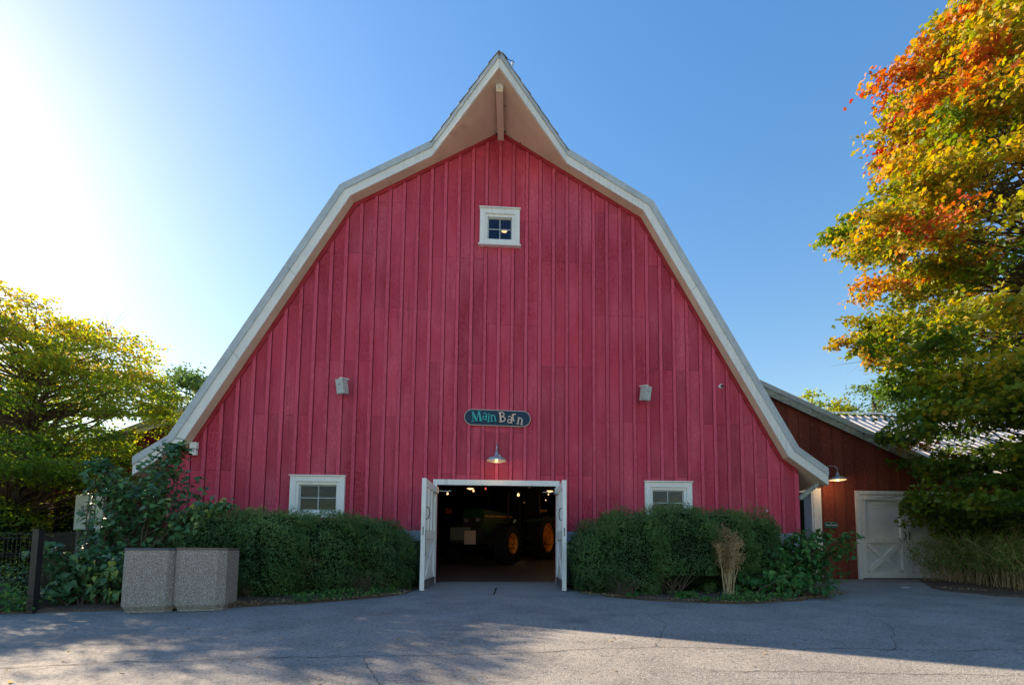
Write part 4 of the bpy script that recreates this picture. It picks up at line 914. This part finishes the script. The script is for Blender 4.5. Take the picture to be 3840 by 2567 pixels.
def bush(name, label, cat, blobs, n, size, m, shape, hue0=.4, huev=.25, depth=.10, core=True, group=None, nz=.10, ns=3.2, base=(0, 0, 0), seed=1, sprig=.03, cut_y=None, clip_y=-.03, zmin=None, bareness=None):
    """bush made of merged ellipsoid blobs (cx,cy,cz,rx,ry,rz); leaves live near the joint outer surface"""
    t = thing(name, label, cat, base, group=group)
    B = np.array(blobs, dtype=float); area = (B[:, 3] * B[:, 5] + B[:, 3] * B[:, 4] + B[:, 4] * B[:, 5]); pr = area / area.sum()
    N = int(n * 1.7); idx = rng.choice(len(B), N, p=pr)
    d = rng.normal(size=(N, 3)); d /= np.linalg.norm(d, axis=1)[:, None]
    # rounded box shape
    dd = np.sign(d) * np.abs(d) ** .8; dd /= (np.abs(dd) ** 2.6).sum(1)[:, None] ** (1 / 2.6)
    Pp = B[idx, :3] + dd * B[idx, 3:6]
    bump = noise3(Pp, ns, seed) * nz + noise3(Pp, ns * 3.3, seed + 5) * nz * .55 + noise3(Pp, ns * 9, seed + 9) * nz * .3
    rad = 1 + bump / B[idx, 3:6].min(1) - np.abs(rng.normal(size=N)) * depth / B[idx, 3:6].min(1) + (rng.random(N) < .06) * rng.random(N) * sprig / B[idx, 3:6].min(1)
    Q = B[idx, :3] + dd * B[idx, 3:6] * rad[:, None]
    inside = np.zeros(N, bool)
    for j, b in enumerate(B):
        e = (np.abs((Q - b[:3]) / (b[3:6] * .8)) ** 2.6).sum(1)
        inside |= (e < 1) & (idx != j)
    gy = np.where(Q[:, 1] < 0, .05 * Q[:, 1], 0)
    keep = ~inside & (Q[:, 1] < clip_y) & (Q[:, 2] > gy + (zmin if zmin is not None else .02))
    if bareness is not None: keep &= ~bareness(Q)
    Q = Q[keep][:n]; dn = dd[keep][:n]; bu = bump[keep][:n]; N = len(Q)
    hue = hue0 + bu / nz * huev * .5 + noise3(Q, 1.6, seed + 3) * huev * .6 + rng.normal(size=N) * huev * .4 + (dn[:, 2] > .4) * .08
    bias = dn * .8 + np.array([0, 0, .5])
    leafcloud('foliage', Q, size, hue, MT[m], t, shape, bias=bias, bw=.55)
    if name == 'hedge':
        tops = np.where((dn[:, 2] > .1) & (Q[:, 1] < clip_y - .1))[0]; sel = rng.choice(tops, 110); S_ = []
        for i_ in sel:
            d_ = np.array([rng.normal() * .35, rng.normal() * .35, 1.0]) * .5 + dn[i_] * .5; d_ /= np.linalg.norm(d_); L_ = rng.uniform(.05, .15)
            for q_ in np.linspace(.1, 1, 11): S_.append(Q[i_] + d_ * L_ * q_ + rng.normal(size=3) * .008)
        leafcloud('shoots', np.array(S_), size * .85, rng.uniform(.5, .95, len(S_)), MT[m], t, shape, bias=np.array([0, 0, .2]), bw=.2)
        fr = np.where((Q[:, 1] < np.quantile(Q[:, 1], .35)) & (Q[:, 2] < .65))[0]; S_ = []
        for i_ in rng.choice(fr, 4): S_.append(Q[i_] + rng.normal(size=(170, 3)) * np.array([.11, .05, .09]) + np.array([0, -.03, 0]))
        leafcloud('brown_patch', np.concatenate(S_), size * .8, rng.uniform(0, .6, 170 * 4), MT['dead'], t, shape)
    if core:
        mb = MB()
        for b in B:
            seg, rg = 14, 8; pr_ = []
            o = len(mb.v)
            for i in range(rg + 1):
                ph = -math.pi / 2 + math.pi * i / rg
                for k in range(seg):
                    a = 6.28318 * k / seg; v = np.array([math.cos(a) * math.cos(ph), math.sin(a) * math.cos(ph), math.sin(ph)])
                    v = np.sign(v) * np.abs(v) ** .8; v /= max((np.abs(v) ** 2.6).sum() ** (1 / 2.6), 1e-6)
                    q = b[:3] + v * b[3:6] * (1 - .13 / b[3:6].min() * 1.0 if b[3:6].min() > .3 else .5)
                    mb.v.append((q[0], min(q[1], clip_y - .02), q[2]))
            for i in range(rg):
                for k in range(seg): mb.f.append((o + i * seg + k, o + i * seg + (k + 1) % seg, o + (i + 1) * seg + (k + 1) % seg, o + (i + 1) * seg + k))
        mb.build('shade_core', 'core', t)  # dark solid behind the leaves, painted as inner shade
    return t
def stems(parent, base, n, h, spread, r, m='twig', seed=1, lean=0.0, name='stem', zg=None, bend=.3):
    rr = random.Random(seed); mb = MB()
    for k in range(n):
        a = rr.uniform(0, 6.283); bx = base[0] + rr.uniform(-.3, .3) * spread; by = base[1] + rr.uniform(-.3, .3) * spread
        z0 = gz(by) if zg is None else zg
        L = h * rr.uniform(.6, 1.05); dx, dy = math.cos(a) * spread * rr.uniform(.2, 1), math.sin(a) * spread * rr.uniform(.2, 1)
        pts = [(bx + dx * t ** 1.5 + rr.uniform(-.02, .02) * bend * 3, by + dy * t ** 1.5 + rr.uniform(-.02, .02), z0 + L * t) for t in (0, .3, .6, .85, 1)]
        mb.tube(pts, [r, r * .85, r * .6, r * .4, r * .2], 5)
    return mb.build(name, m, parent)
G_ = lambda *a: a
# left hedge
bush('hedge', 'long clipped dark green hedge under the left window behind the bins', 'hedge',
     [(-4.55, -1.55, .56, .75, .85, .82), (-3.7, -1.45, .60, .8, .95, .84), (-2.95, -1.35, .56, .7, .85, .84)], 64000, .046, 'yew', LS_NEEDLE, hue0=.42, seed=2)
t = bush('hedge', 'rounded dark green bush between the left window and the doorway', 'hedge',
     [(-2.25, -1.0, .52, .62, .75, .83), (-1.85, -.75, .42, .42, .55, .68)], 36000, .046, 'yew', LS_NEEDLE, hue0=.36, seed=5)
stems(t, (-2.2, -1.75), 26, .45, .45, .006, 'twig', 3)
# right hedge
t = bush('hedge', 'broad rounded dark green bush right of the doorway', 'hedge',
     [(2.05, -1.05, .50, .62, .85, .80), (2.6, -1.2, .60, .66, .95, .92)], 46000, .046, 'yew', LS_NEEDLE, hue0=.38, seed=8)
stems(t, (2.3, -2.0), 40, .42, .6, .006, 'twig', 6)
t = bush('hedge', 'tall dark green hedge in front of the right window', 'hedge',
     [(3.45, -1.3, .70, .78, .85, .90), (4.3, -1.15, .70, .72, .75, .86), (5.0, -1.0, .64, .6, .7, .86)], 68000, .046, 'yew', LS_NEEDLE, hue0=.42, seed=11,
     bareness=lambda Q: (Q[:, 2] < .28) & (Q[:, 1] < -1.6) & (noise3(Q, 4, 3) > -.35))
stems(t, (3.2, -1.95), 24, .5, .5, .009, 'twig', 12)
bush('shrub', 'small bright green shrub at the top right end of the hedge', 'shrub', [(5.35, -1.05, 1.0, .3, .3, .34)], 7000, .036, 'vine', LS_DIAMOND, hue0=.55, seed=14, core=False, zmin=.3)
# dead bush
DB = thing('dead_bush', 'upright dry brown bush standing in front of the right hedge', 'bush', (0, 0, 0))
rr = random.Random(5); mb = MB(); tips = []
for k in range(20):
    a = rr.uniform(0, 6.283); sp = rr.uniform(.05, .30); h = rr.uniform(.8, 1.1)
    bx, by = 4.17 + rr.uniform(-.07, .07), -2.0 + rr.uniform(-.05, .05)
    if k < 5: h, sp = (1.02, 1.1, 1.27, 1.17, 1.05)[k], .03 + .04 * k
    pts = [(bx + math.cos(a) * sp * t_ ** 1.3 + rr.uniform(-.012, .012), by + math.sin(a) * sp * t_ ** 1.3, gz(by) + h * t_) for t_ in (0, .25, .5, .75, 1)]
    mb.tube(pts, [.013, .011, .008, .005, .002], 5)
    for j in range(14):
        t_ = rr.uniform(.5, 1.0); i = min(3, int(t_ * 4)); f = t_ * 4 - i; p = Vector(pts[i]).lerp(Vector(pts[i + 1]), f)
        e = p + Vector((rr.uniform(-.12, .12), rr.uniform(-.12, .12), rr.uniform(.02, .14))); mb.tube([p, e], [.003, .001], 3); tips += [p.lerp(e, q) for q in (.3, .5, .7, 1)]
mb.build('branch', 'straw', DB)
tp = np.array([tuple(q) for q in tips]); C = np.repeat(tp, 4, 0) + rng.normal(size=(len(tp) * 4, 3)) * .022
leafcloud('dry_leaves', C, .03, rng.uniform(.2, 1, len(C)), MT['dead'], DB, LS_DIAMOND)
# broadleaf shrubs with separate leaves
def broad_shrub(name, label, cat, base, limits, nst, leafn, size, m, seed, front_n=240, keepfn=None, per=1):
    """stems arch up and out; large leaves sit alternately on them"""
    rr = random.Random(seed); t = thing(name, label, cat); mb = MB(); LV = []
    for k in range(nst):
        tx, ty, tz = limits(rr, k)
        bx, by = base[0] + rr.uniform(-.35, .35) * base[2], base[1] + rr.uniform(-.3, .3); z0 = gz(by)
        pts = []
        for q in np.linspace(0, 1, 8):
            pts.append(Vector((bx + (tx - bx) * q ** 1.25 + rr.uniform(-.02, .02), by + (ty - by) * q ** 1.2 + rr.uniform(-.02, .02), z0 + (tz - z0) * (1 - (1 - q) ** 1.5))))
        mb.tube(pts, [.013 * (1 - .8 * q) for q in np.linspace(0, 1, 8)], 5)
        for j in range(leafn):
            q = rr.uniform(.18, 1.0) ** .7 * 7; i = min(6, int(q)); p = pts[i].lerp(pts[i + 1], q - i)
            off = Vector((rr.gauss(0, 1), rr.gauss(0, 1), rr.gauss(0, .6))).normalized() * rr.uniform(.03, .16)
            LV.append((p + off, off.normalized()))
    mb.build('stem', 'twig', t)
    LV = [l for l in LV if l[0].z > gz(l[0].y) + .05 and l[0].y < -.04 and (keepfn is None or keepfn(l[0]))]
    cam_ = Vector((.34, -10.2, .7)); LV.sort(key=lambda l: (l[0] - cam_).length)
    V, F = LS_ROUND
    protos = []
    for q in range(6):
        me = bpy.data.meshes.new('leaf'); me.from_pydata([tuple(v) for v in V], [], F); me.update()
        at = me.attributes.new('hue', 'FLOAT', 'FACE'); h = (.2, .35, .5, .6, .75, .95)[q]; at.data.foreach_set('value', [h] * len(F)); me.materials.append(MT[m]); protos.append(me)
    for p, o_ in LV[:front_n]:
        ob = bpy.data.objects.new('leaf', protos[rr.choice((0, 1, 1, 2, 2, 3, 3, 4, 5)) if rr.random() < .95 else 5]); COL.objects.link(ob); ob.parent = t
        n_ = (Vector((rr.gauss(0, .65), rr.gauss(0, .65) - .45, .8)) + o_ * .6).normalized(); y_ = (o_ + Vector((0, 0, -.5))); y_ = (y_ - n_ * y_.dot(n_)).normalized(); x_ = y_.cross(n_)
        s = size * rr.uniform(.65, 1.2); Mx = Matrix((x_, y_, n_)).transposed().to_4x4() @ Matrix.Scale(s, 4); Mx.translation = p; ob.matrix_world = Mx
    rest = LV[front_n:]
    if rest:
        C = np.array([tuple(l[0]) for l in rest]); Bz = np.array([tuple(l[1]) for l in rest]) * .5 + np.array([0, -.3, 1.0])
        leafcloud('foliage', C, size, rng.uniform(.0, .8, len(C)), MT[m], t, LS_ROUND, bias=Bz, bw=.8, droop=1.2)
    return t
def lim_left(rr, k):
    # targets: broad fan, highest on the right part by the barn corner
    x = rr.uniform(-7.1, -4.6); top = 1.0 if x < -6.6 else (1.75 + .35 * (x + 7.3) if x < -6 else (2.25 if x < -5.3 else 1.95 - (x + 5.3) * .7))
    if k % 9 == 0: return (-5.45 + rr.uniform(-.15, .15), -1.7, 2.5)
    if k % 9 == 1: return (-6.9 + rr.uniform(-.1, .1), -1.6, 2.2)
    if k % 9 == 2: return (-4.5 + rr.uniform(-.2, .1), -2.0, 1.45)
    return (x, rr.uniform(-2.3 if x > -6.5 else -1.7, -1.1), top * rr.uniform(.55, 1.0))
broad_shrub('broadleaf_shrub', 'tall loose shrub with large dark leaves at the left barn corner behind the bins', 'shrub', (-6.0, -1.9, 2.2), lim_left, 92, 40, .098, 'broad', 21, 270)
def lim_low(rr, k): return (rr.uniform(-6.5, -5.2), rr.uniform(-3.15, -2.4), rr.uniform(.05, .75))
broad_shrub('broadleaf_shrub', 'low sprawling leafy plant at the ground left of the bins', 'shrub', (-5.8, -2.7, 1.2), lim_low, 44, 30, .095, 'broad', 22, 200)
def lim_vine(rr, k):
    x = rr.uniform(5.0, 6.7); return (x, rr.uniform(-2.0, -.6), rr.uniform(.15, 1.15 if x > 5.6 else .7))
broad_shrub('climbing_shrub', 'broad leaved light green shrub at the right barn corner by the hedge end', 'shrub', (5.8, -1.2, 1.8), lim_vine, 80, 38, .09, 'vine', 23, 270)
def lim_br(rr, k): return (rr.uniform(4.3, 6.2), rr.uniform(-2.5, -1.6), rr.uniform(.0, .32))
broad_shrub('ground_vine', 'low broad leaves creeping along the right bed edge', 'vine', (5.2, -2.0, 2.0), lim_br, 26, 16, .1, 'vine', 24, 150)
# weeds and litter in the beds
def weeds(label, spots, m, size, n, seed, kindname='weed_patch', shape=LS_DIAMOND, h=.14):
    r = np.random.default_rng(seed)
    C = []
    for (x, y, s) in spots:
        k = int(n * s); q = r.normal(size=(k, 3)) * np.array([.13, .09, 0]) * s + np.array([x, y, 0]); q[:, 2] = np.array([gz(v) for v in q[:, 1]]) + .05 + r.random(k) ** 1.5 * h * s; C.append(q)
    C = np.concatenate(C); o = leafcloud(kindname, C, size, r.uniform(.3, 1, len(C)), MT[m], None, shape, bias=np.array([0, 0, 1.0]), bw=.5)
    o['label'] = label; o['category'] = 'weeds'; return o
weeds('small bright weeds growing at the foot of the left hedge', [(-2.6, -2.45, 1), (-2.3, -2.2, 1), (-2.0, -1.95, .7), (-2.9, -2.6, .8), (-1.75, -1.7, .6)], 'vine', .055, 130, 31)
weeds('fresh grass and small weeds along the edge of the right bed', [(3.9, -2.62, 1), (4.2, -2.6, 1.1), (4.5, -2.58, .8), (3.5, -2.62, .5), (2.4, -2.15, .6), (1.75, -1.3, .4), (3.3, -2.3, .9), (4.9, -2.4, .8), (3.25, -2.3, .8)], 'vine', .05, 170, 32, h=.11)
weeds('low bright green plants at the lower left edge by the fence post', [(-6.6, -3.3, 1.4), (-6.9, -3.35, 1.5), (-6.25, -3.35, 1.0), (-7.3, -3.3, 1.5)], 'vine', .07, 170, 33, h=.24)
r = np.random.default_rng(9); n = 3200
which = r.random(n)
C = np.zeros((n, 3))
C[:, 0] = np.where(which < .4, r.uniform(1.6, 6.6, n), np.where(which < .75, r.uniform(-4.5, -1.5, n), r.uniform(9.1, 13, n)))
fr_ = np.where(C[:, 0] > 9, -1.2 - (C[:, 0] - 9.1) * .4, np.where(C[:, 0] > 0, -2.7 + np.abs(C[:, 0] - 4) ** 1.6 * .22, -3.15 + np.clip((C[:, 0] + 4.4), 0, 3) ** 1.5 * .28))
C[:, 1] = fr_ + np.abs(r.normal(size=n)) * .28 - .06
C[:, 2] = np.array([gz(v) for v in C[:, 1]]) + .045
leafcloud('leaf_litter', C, .045, r.uniform(0, 1, n), MT['dead'], None, LS_DIAMOND, bias=np.array([0, 0, 1.0]), bw=.8)
n = 260; C = np.zeros((n, 3)); C[:, 0] = r.uniform(-6, 11, n); C[:, 1] = r.uniform(-8, -2.4, n); C[:, 2] = np.array([gz(v) for v in C[:, 1]]) + .008
leafcloud('fallen_leaves', C, .04, r.uniform(0, 1, n), MT['dead'], None, LS_DIAMOND, bias=np.array([0, 0, 1.0]), bw=.95)
# ------------------------------------------------------------------ trees
def tree(name, label, base, trunk, R_of_z, zr, cx, cy, nclump, per, lsize, m, huefn, seed, clump=(.6, .6, .28), rmin=.35, clip=None, shape=LS_MAPLE, group=None, limb_r=.05, ysq=1.0, view=None, bare=0, low=0.0, trunk_r=.16):
    rg = np.random.default_rng(seed); t = thing(name, label, 'tree', group=group)
    tb = MB(); tp = [Vector(p) for p in trunk]; nT = len(tp)
    tb.tube(tp, [trunk_r * (1 - .72 * i / (nT - 1)) for i in range(nT)], 10); tb.build('trunk', 'trunk', t, smooth=True)
    cl = []
    tries = 0
    while len(cl) < nclump and tries < 60000:
        tries += 1
        z = rg.uniform(*zr); R_ = R_of_z(z)
        if R_ <= 0.1: continue
        a = rg.uniform(0, 6.283); q = rmin + (1 - rmin) * rg.random() ** .55
        # lobed outline so limbs stick out
        lob = 1 + .13 * math.sin(3 * a + z * 2.1) + .09 * math.sin(7 * a + z * 3.7)
        p = np.array([cx + math.cos(a) * R_ * q * lob, cy + math.sin(a) * R_ * q * ysq * lob, z])
        if rg.random() > (R_ / 5.8) * q + .25 + (low if z < 5.2 else 0): continue
        if clip is not None and clip(p): continue
        cl.append((p, q))
    br = MB(); C = []; HU = []
    for p, q in cl:
        # branch starts on trunk lower than the clump
        hz = max(tp[1].z, min(tp[-1].z, p[2] - (math.hypot(p[0] - cx, p[1] - cy)) * rg.uniform(.15, .6)))
        i = 0
        while i < nT - 2 and tp[i + 1].z < hz: i += 1
        s0 = tp[i].lerp(tp[i + 1], min(1, max(0, (hz - tp[i].z) / max(1e-6, tp[i + 1].z - tp[i].z)))); e = Vector(p)
        mid = s0.lerp(e, .5) + Vector((rg.normal() * .18, rg.normal() * .18, .25 + rg.normal() * .12))
        pts = []
        for k in np.linspace(0, 1, 6):
            pts.append(s0 * (1 - k) ** 2 + mid * 2 * k * (1 - k) + e * k * k + Vector((rg.normal(), rg.normal(), rg.normal())) * .03)
        br.tube(pts, [limb_r * (1 - .85 * k) for k in np.linspace(0, 1, 6)], 5, False)
        out = Vector((p[0] - cx, p[1] - cy, 0)); out = out.normalized() if out.length > .1 else Vector((1, 0, 0))
        kk = int(per * rg.uniform(.6, 1.4)); cs = rg.uniform(.65, 1.3)
        L = rg.normal(size=(kk, 3)); L /= np.linalg.norm(L, axis=1)[:, None]; L *= (rg.random(kk) ** .45)[:, None]
        L *= np.array(clump) * cs
        # sprays: pull leaves onto a handful of twigs
        ntw = 7; tw = rg.normal(size=(ntw, 3)); tw[:, 2] = tw[:, 2] * .35 - .05; tw += np.array(out) * .7; tw /= np.linalg.norm(tw, axis=1)[:, None]
        tw *= np.array(clump) * cs * 1.35
        pick = rg.integers(0, ntw, kk); f = rg.random(kk) ** .8
        S = tw[pick] * f[:, None] + rg.normal(size=(kk, 3)) * np.array([.09, .09, .055]) * cs
        msk = rg.random(kk) < .72
        L[msk] = S[msk]
        for j in range(ntw): br.tube([e, e + Vector(tw[j]) * .55, e + Vector(tw[j])], [limb_r * .16, limb_r * .1, limb_r * .04], 3, False)
        Q = p + L
        C.append(Q); HU.append(huefn(Q, p, q, rg, kk))
    for k in range(bare):      # leafless twigs above the crown
        a = rg.uniform(0, 6.283); z = zr[1] - rg.uniform(0, 1.6); R_ = max(.3, R_of_z(z)) ; b = Vector((cx + math.cos(a) * R_ * .95, cy + math.sin(a) * R_ * .95, z))
        for j in range(4):
            d = Vector((math.cos(a) * .5 + rg.normal() * .25, math.sin(a) * .3 + rg.normal() * .2, .7 + rg.random() * .4)); br.tube([b, b + d * .35, b + d * .62 + Vector((rg.normal() * .06, 0, .03))], [.005, .003, .001], 3, False)
    br.build('branches', 'trunk' if limb_r > .03 else 'twig', t, kind='stuff')
    C = np.concatenate(C); HU = np.concatenate(HU)
    if clip is not None:
        kp = np.array([not clip(c) for c in C]); C = C[kp]; HU = HU[kp]
    leafcloud('crown', C, lsize, HU, MT[m], t, shape, bias=np.array([0, 0, 1.0]), bw=.45, droop=.8)
    return t
# the big maple on the right
zz = [0.9, 1.3, 2.15, 3.0, 4.7, 5.6, 6.4, 8.1, 9.85, 10.6, 11.5, 13.5, 15]
rz_ = [2.2, 4.0, 5.1, 5.7, 5.5, 4.9, 5.2, 5.4, 5.0, 4.0, 3.7, 2.6, .6]
def hue_maple(Q, p, q, rg, k):
    z = Q[:, 2]; outer = np.clip((q - .55) * 2.2, 0, 1)
    h = .11 + .22 * np.clip((z - 3.0) / 4, 0, 1) + .13 * outer * np.clip((z - 3.5) / 5, 0, 1) + .08 * np.clip((z - 9) / 3, 0, 1)
    left = np.clip((12.0 - Q[:, 0]) / 5, 0, 1); h += .10 * left * np.clip((z - 3) / 4, 0, 1)
    return h + rg.normal() * .13 + rg.normal(size=k) * .10 + (rg.random() < .09) * .30 * (z > 3)
rz_ = [max(.4, q_ - (.95 if z_ < 4 else 1.15 if z_ < 9 else 1.0 if z_ < 10 else .45)) for z_, q_ in zip(zz, rz_)]
tree('maple_tree', 'tall maple turning orange and yellow at the right edge', None,
     [(13.2, -.6, -.05), (13.15, -.6, 1.2), (13.05, -.65, 2.6), (12.9, -.7, 4.5), (12.8, -.75, 7), (12.8, -.8, 10), (12.8, -.8, 13)],
     lambda z: float(np.interp(z, zz, rz_)), (1.2, 14.6), 12.8, -0.8, 760, 290, .108, 'maple', hue_maple, 41, clump=(.62, .62, .26), rmin=.3,
     clip=lambda p: (p[1] > 1.72 and p[2] < 4.9 + max(0, p[1] - 2) * .8) or (p[1] < -6.0) or (p[0] < (8.6 if p[2] < 2.9 else 8.2 if p[2] < 4.9 else 7.9) + max(0, p[1] + .8) * .85 + .25 * math.sin(p[2] * 3.1) and p[2] < 6.2) or (p[0] < 9.0 and p[2] < 2.4) or (p[0] > 16), limb_r=.032, trunk_r=.19, ysq=.9, low=.5)
# left tree, backlit
def hue_left(Q, p, q, rg, k):
    z = Q[:, 2]; return .30 + .6 * np.clip((z - 2.6) / 3.6, 0, 1) * (.5 + .5 * q) + rg.normal() * .15 + rg.normal(size=k) * .12
tree('spreading_tree', 'spreading backlit tree with yellow green leaves behind the left fence', None,
     [(-11.2, 1.2, -.05), (-11.1, 1.2, .9), (-10.9, 1.2, 1.7), (-10.6, 1.2, 2.6), (-10.8, 1.3, 3.8), (-10.8, 1.3, 5.4)],
     lambda z: float(np.interp(z, [1.2, 2, 3, 4, 5, 5.9, 6.7], [2.4, 3.3, 3.5, 3.3, 2.8, 1.9, .5])), (1.7, 6.2), -11.0, 1.4, 330, 210, .085, 'leftleaf', hue_left, 42,
     clump=(.55, .55, .2), rmin=.22, clip=lambda p: p[1] > 3.7 or p[0] > -7.9 or (p[2] < 1.95 and p[0] > -10.2), ysq=.74, shape=LS_DIAMOND, limb_r=.03, trunk_r=.17, bare=9)
# a second tree beyond it and a tall one outside the frame whose shade falls on the yard
tree('spreading_tree', 'yellow tipped tree at the far left edge beyond the spreading tree', None,
     [(-17.2, 1.5, -.05), (-17.2, 1.5, 2), (-17.0, 1.5, 4), (-17, 1.5, 6.2)],
     lambda z: float(np.interp(z, [1.2, 2.5, 4.2, 5.6, 6.9], [1.5, 3.0, 3.0, 2.0, .4])), (1.8, 6.2), -17.0, 1.5, 150, 220, .10, 'leftleaf', hue_left, 43,
     clump=(.6, .6, .25), shape=LS_DIAMOND, limb_r=.04, trunk_r=.17, bare=0)
# background trees
def hue_far(Q, p, q, rg, k): return .45 + rg.normal() * .18 + rg.normal(size=k) * .12 + .1 * (Q[:, 2] - 4) / 4
def far_tree(label, x, y, h, R_, seed, nc=120, per=230, ls=.16, m='farleaf'):
    tree('background_tree', label, None, [(x, y, 0), (x + .1, y, h * .3), (x, y, h * .6), (x, y, h * .92)],
         lambda z: float(np.interp(z / h, [.12, .25, .5, .75, .92, 1.0], [.5 * R_, .9 * R_, R_, .8 * R_, .45 * R_, .1 * R_])), (h * .15, h), x, y, nc, per, ls, m, hue_far, seed,
         clump=(.7, .7, .5), rmin=.45, shape=LS_DIAMOND, group='trees behind the buildings', limb_r=.05, trunk_r=.2)
far_tree('rounded green tree rising behind the left roof slope', -14.0, 12.0, 8.6, 2.5, 51)
far_tree('dark green tree just left of the barn roof slope', -10.6, 13.0, 7.6, 1.9, 52)
far_tree('light green tree touching the barn roof slope on the left', -9.2, 11.0, 7.4, 1.3, 53, 50)
far_tree('yellow green tree behind the annex roof, nearest the barn', 15.7, 13.0, 8.9, 2.6, 54, 110, 170, .17, 'leftleaf')
far_tree('dense green tree behind the annex roof beside the maple', 20.0, 14.0, 9.6, 3.4, 55, 110)
far_tree('distant tree at the far left behind the fence', -19.5, 9.0, 6.6, 2.6, 56)
far_tree('tree filling the gap left of the red outbuilding', -24, 5.0, 7.5, 3.0, 57)
far_tree('tree beyond the end of the annex at the right edge', 27.0, 12.0, 10.0, 3.6, 58)
# undergrowth behind the fence
bush('undergrowth', 'dense dark undergrowth behind the wire fence at the lower left', 'shrubs',
     [(-9.3, -2.7, .15, 1.6, .5, .5), (-6.9, -2.1, .1, .8, .6, .42), (-10.5, -2.2, .5, 1.6, .8, .9), (-12.8, -2.4, .6, 1.6, .9, 1.0)], 26000, .06, 'broad', LS_DIAMOND, hue0=.5, huev=.5, depth=.25, seed=61, nz=.14, sprig=.2)
bush('undergrowth', 'tall leafy undergrowth beneath the spreading tree', 'shrubs',
     [(-12.5, .6, .8, 1.8, 1.0, 1.25), (-10.9, 2.2, .9, 1.3, .6, 1.2), (-15, .2, .9, 1.8, 1.2, 1.3)], 30000, .075, 'leftleaf', LS_DIAMOND, hue0=.30, huev=.5, depth=.3, seed=62, nz=.2, sprig=.25, clip_y=2.6)
# bushy grass clump on the right
GC = thing('ornamental_bush', 'wispy bush with green top and tan arching stems in the right bed', 'bush')
rr = random.Random(77); mb = MB(); tips = []; hues = []
for k in range(1500):
    bx = rr.uniform(10.3, 13.6); by = rr.uniform(-1.9, .9); a = rr.uniform(0, 6.283); L = rr.uniform(.7, 1.9) * (1 if bx > 10.9 else .78); sp = rr.uniform(.15, .75)
    dx, dy = math.cos(a) * sp - (.25 if bx < 10.9 else 0), math.sin(a) * sp - .15
    pts = [Vector((bx + dx * t_ ** 1.6, by + dy * t_ ** 1.6, gz(by) + .03 + L * (t_ - .22 * t_ ** 3))) for t_ in (0, .35, .7, 1)]
    mb.tube(pts, [.006, .005, .0035, .0015], 3, False)
    for j in range(22):
        q = rr.uniform(.42, 1.0) * 3; i = min(2, int(q)); p = pts[i].lerp(pts[i + 1], q - i)
        if p.y > 1.85: continue
        tips.append((p.x + rr.gauss(0, .045), min(1.85, p.y + rr.gauss(0, .045)), p.z + rr.gauss(0, .045))); hues.append(.02 + rr.random() * .42 + (.35 if rr.random() < .12 else 0))
mb.build('stems', 'straw', GC, kind='stuff')
leafcloud('foliage', np.array(tips), .07, np.array(hues), MT['grassleaf'], GC, LS_NEEDLE, bias=np.array([0, -.3, .6]), bw=.4)
bush('shrub', 'dark shadowed shrub between the white double door and the wispy bush', 'shrub', [(11.75, .7, .7, .7, .6, .8)], 12000, .06, 'yew', LS_DIAMOND, hue0=.3, seed=71, clip_y=1.8, depth=.25, nz=.15)

bush('shrub', 'rounded green shrub behind the wispy stems under the maple at the right', 'shrub', [(12.3, .2, 1.0, 1.0, .9, .85), (13.6, .0, 1.1, 1.1, .9, .9)], 26000, .065, 'vine', LS_DIAMOND, hue0=.35, huev=.4, seed=81, clip_y=1.8, depth=.2, nz=.16, sprig=.12)
bush('shrub', 'leafy green bush below the tree just left of the poster board', 'shrub', [(-10.4, .4, .8, .7, .6, .95), (-11.8, -.3, .7, .9, .6, .95)], 20000, .07, 'leftleaf', LS_DIAMOND, hue0=.3, huev=.4, seed=82, clip_y=1.4, depth=.25, nz=.16, sprig=.15)
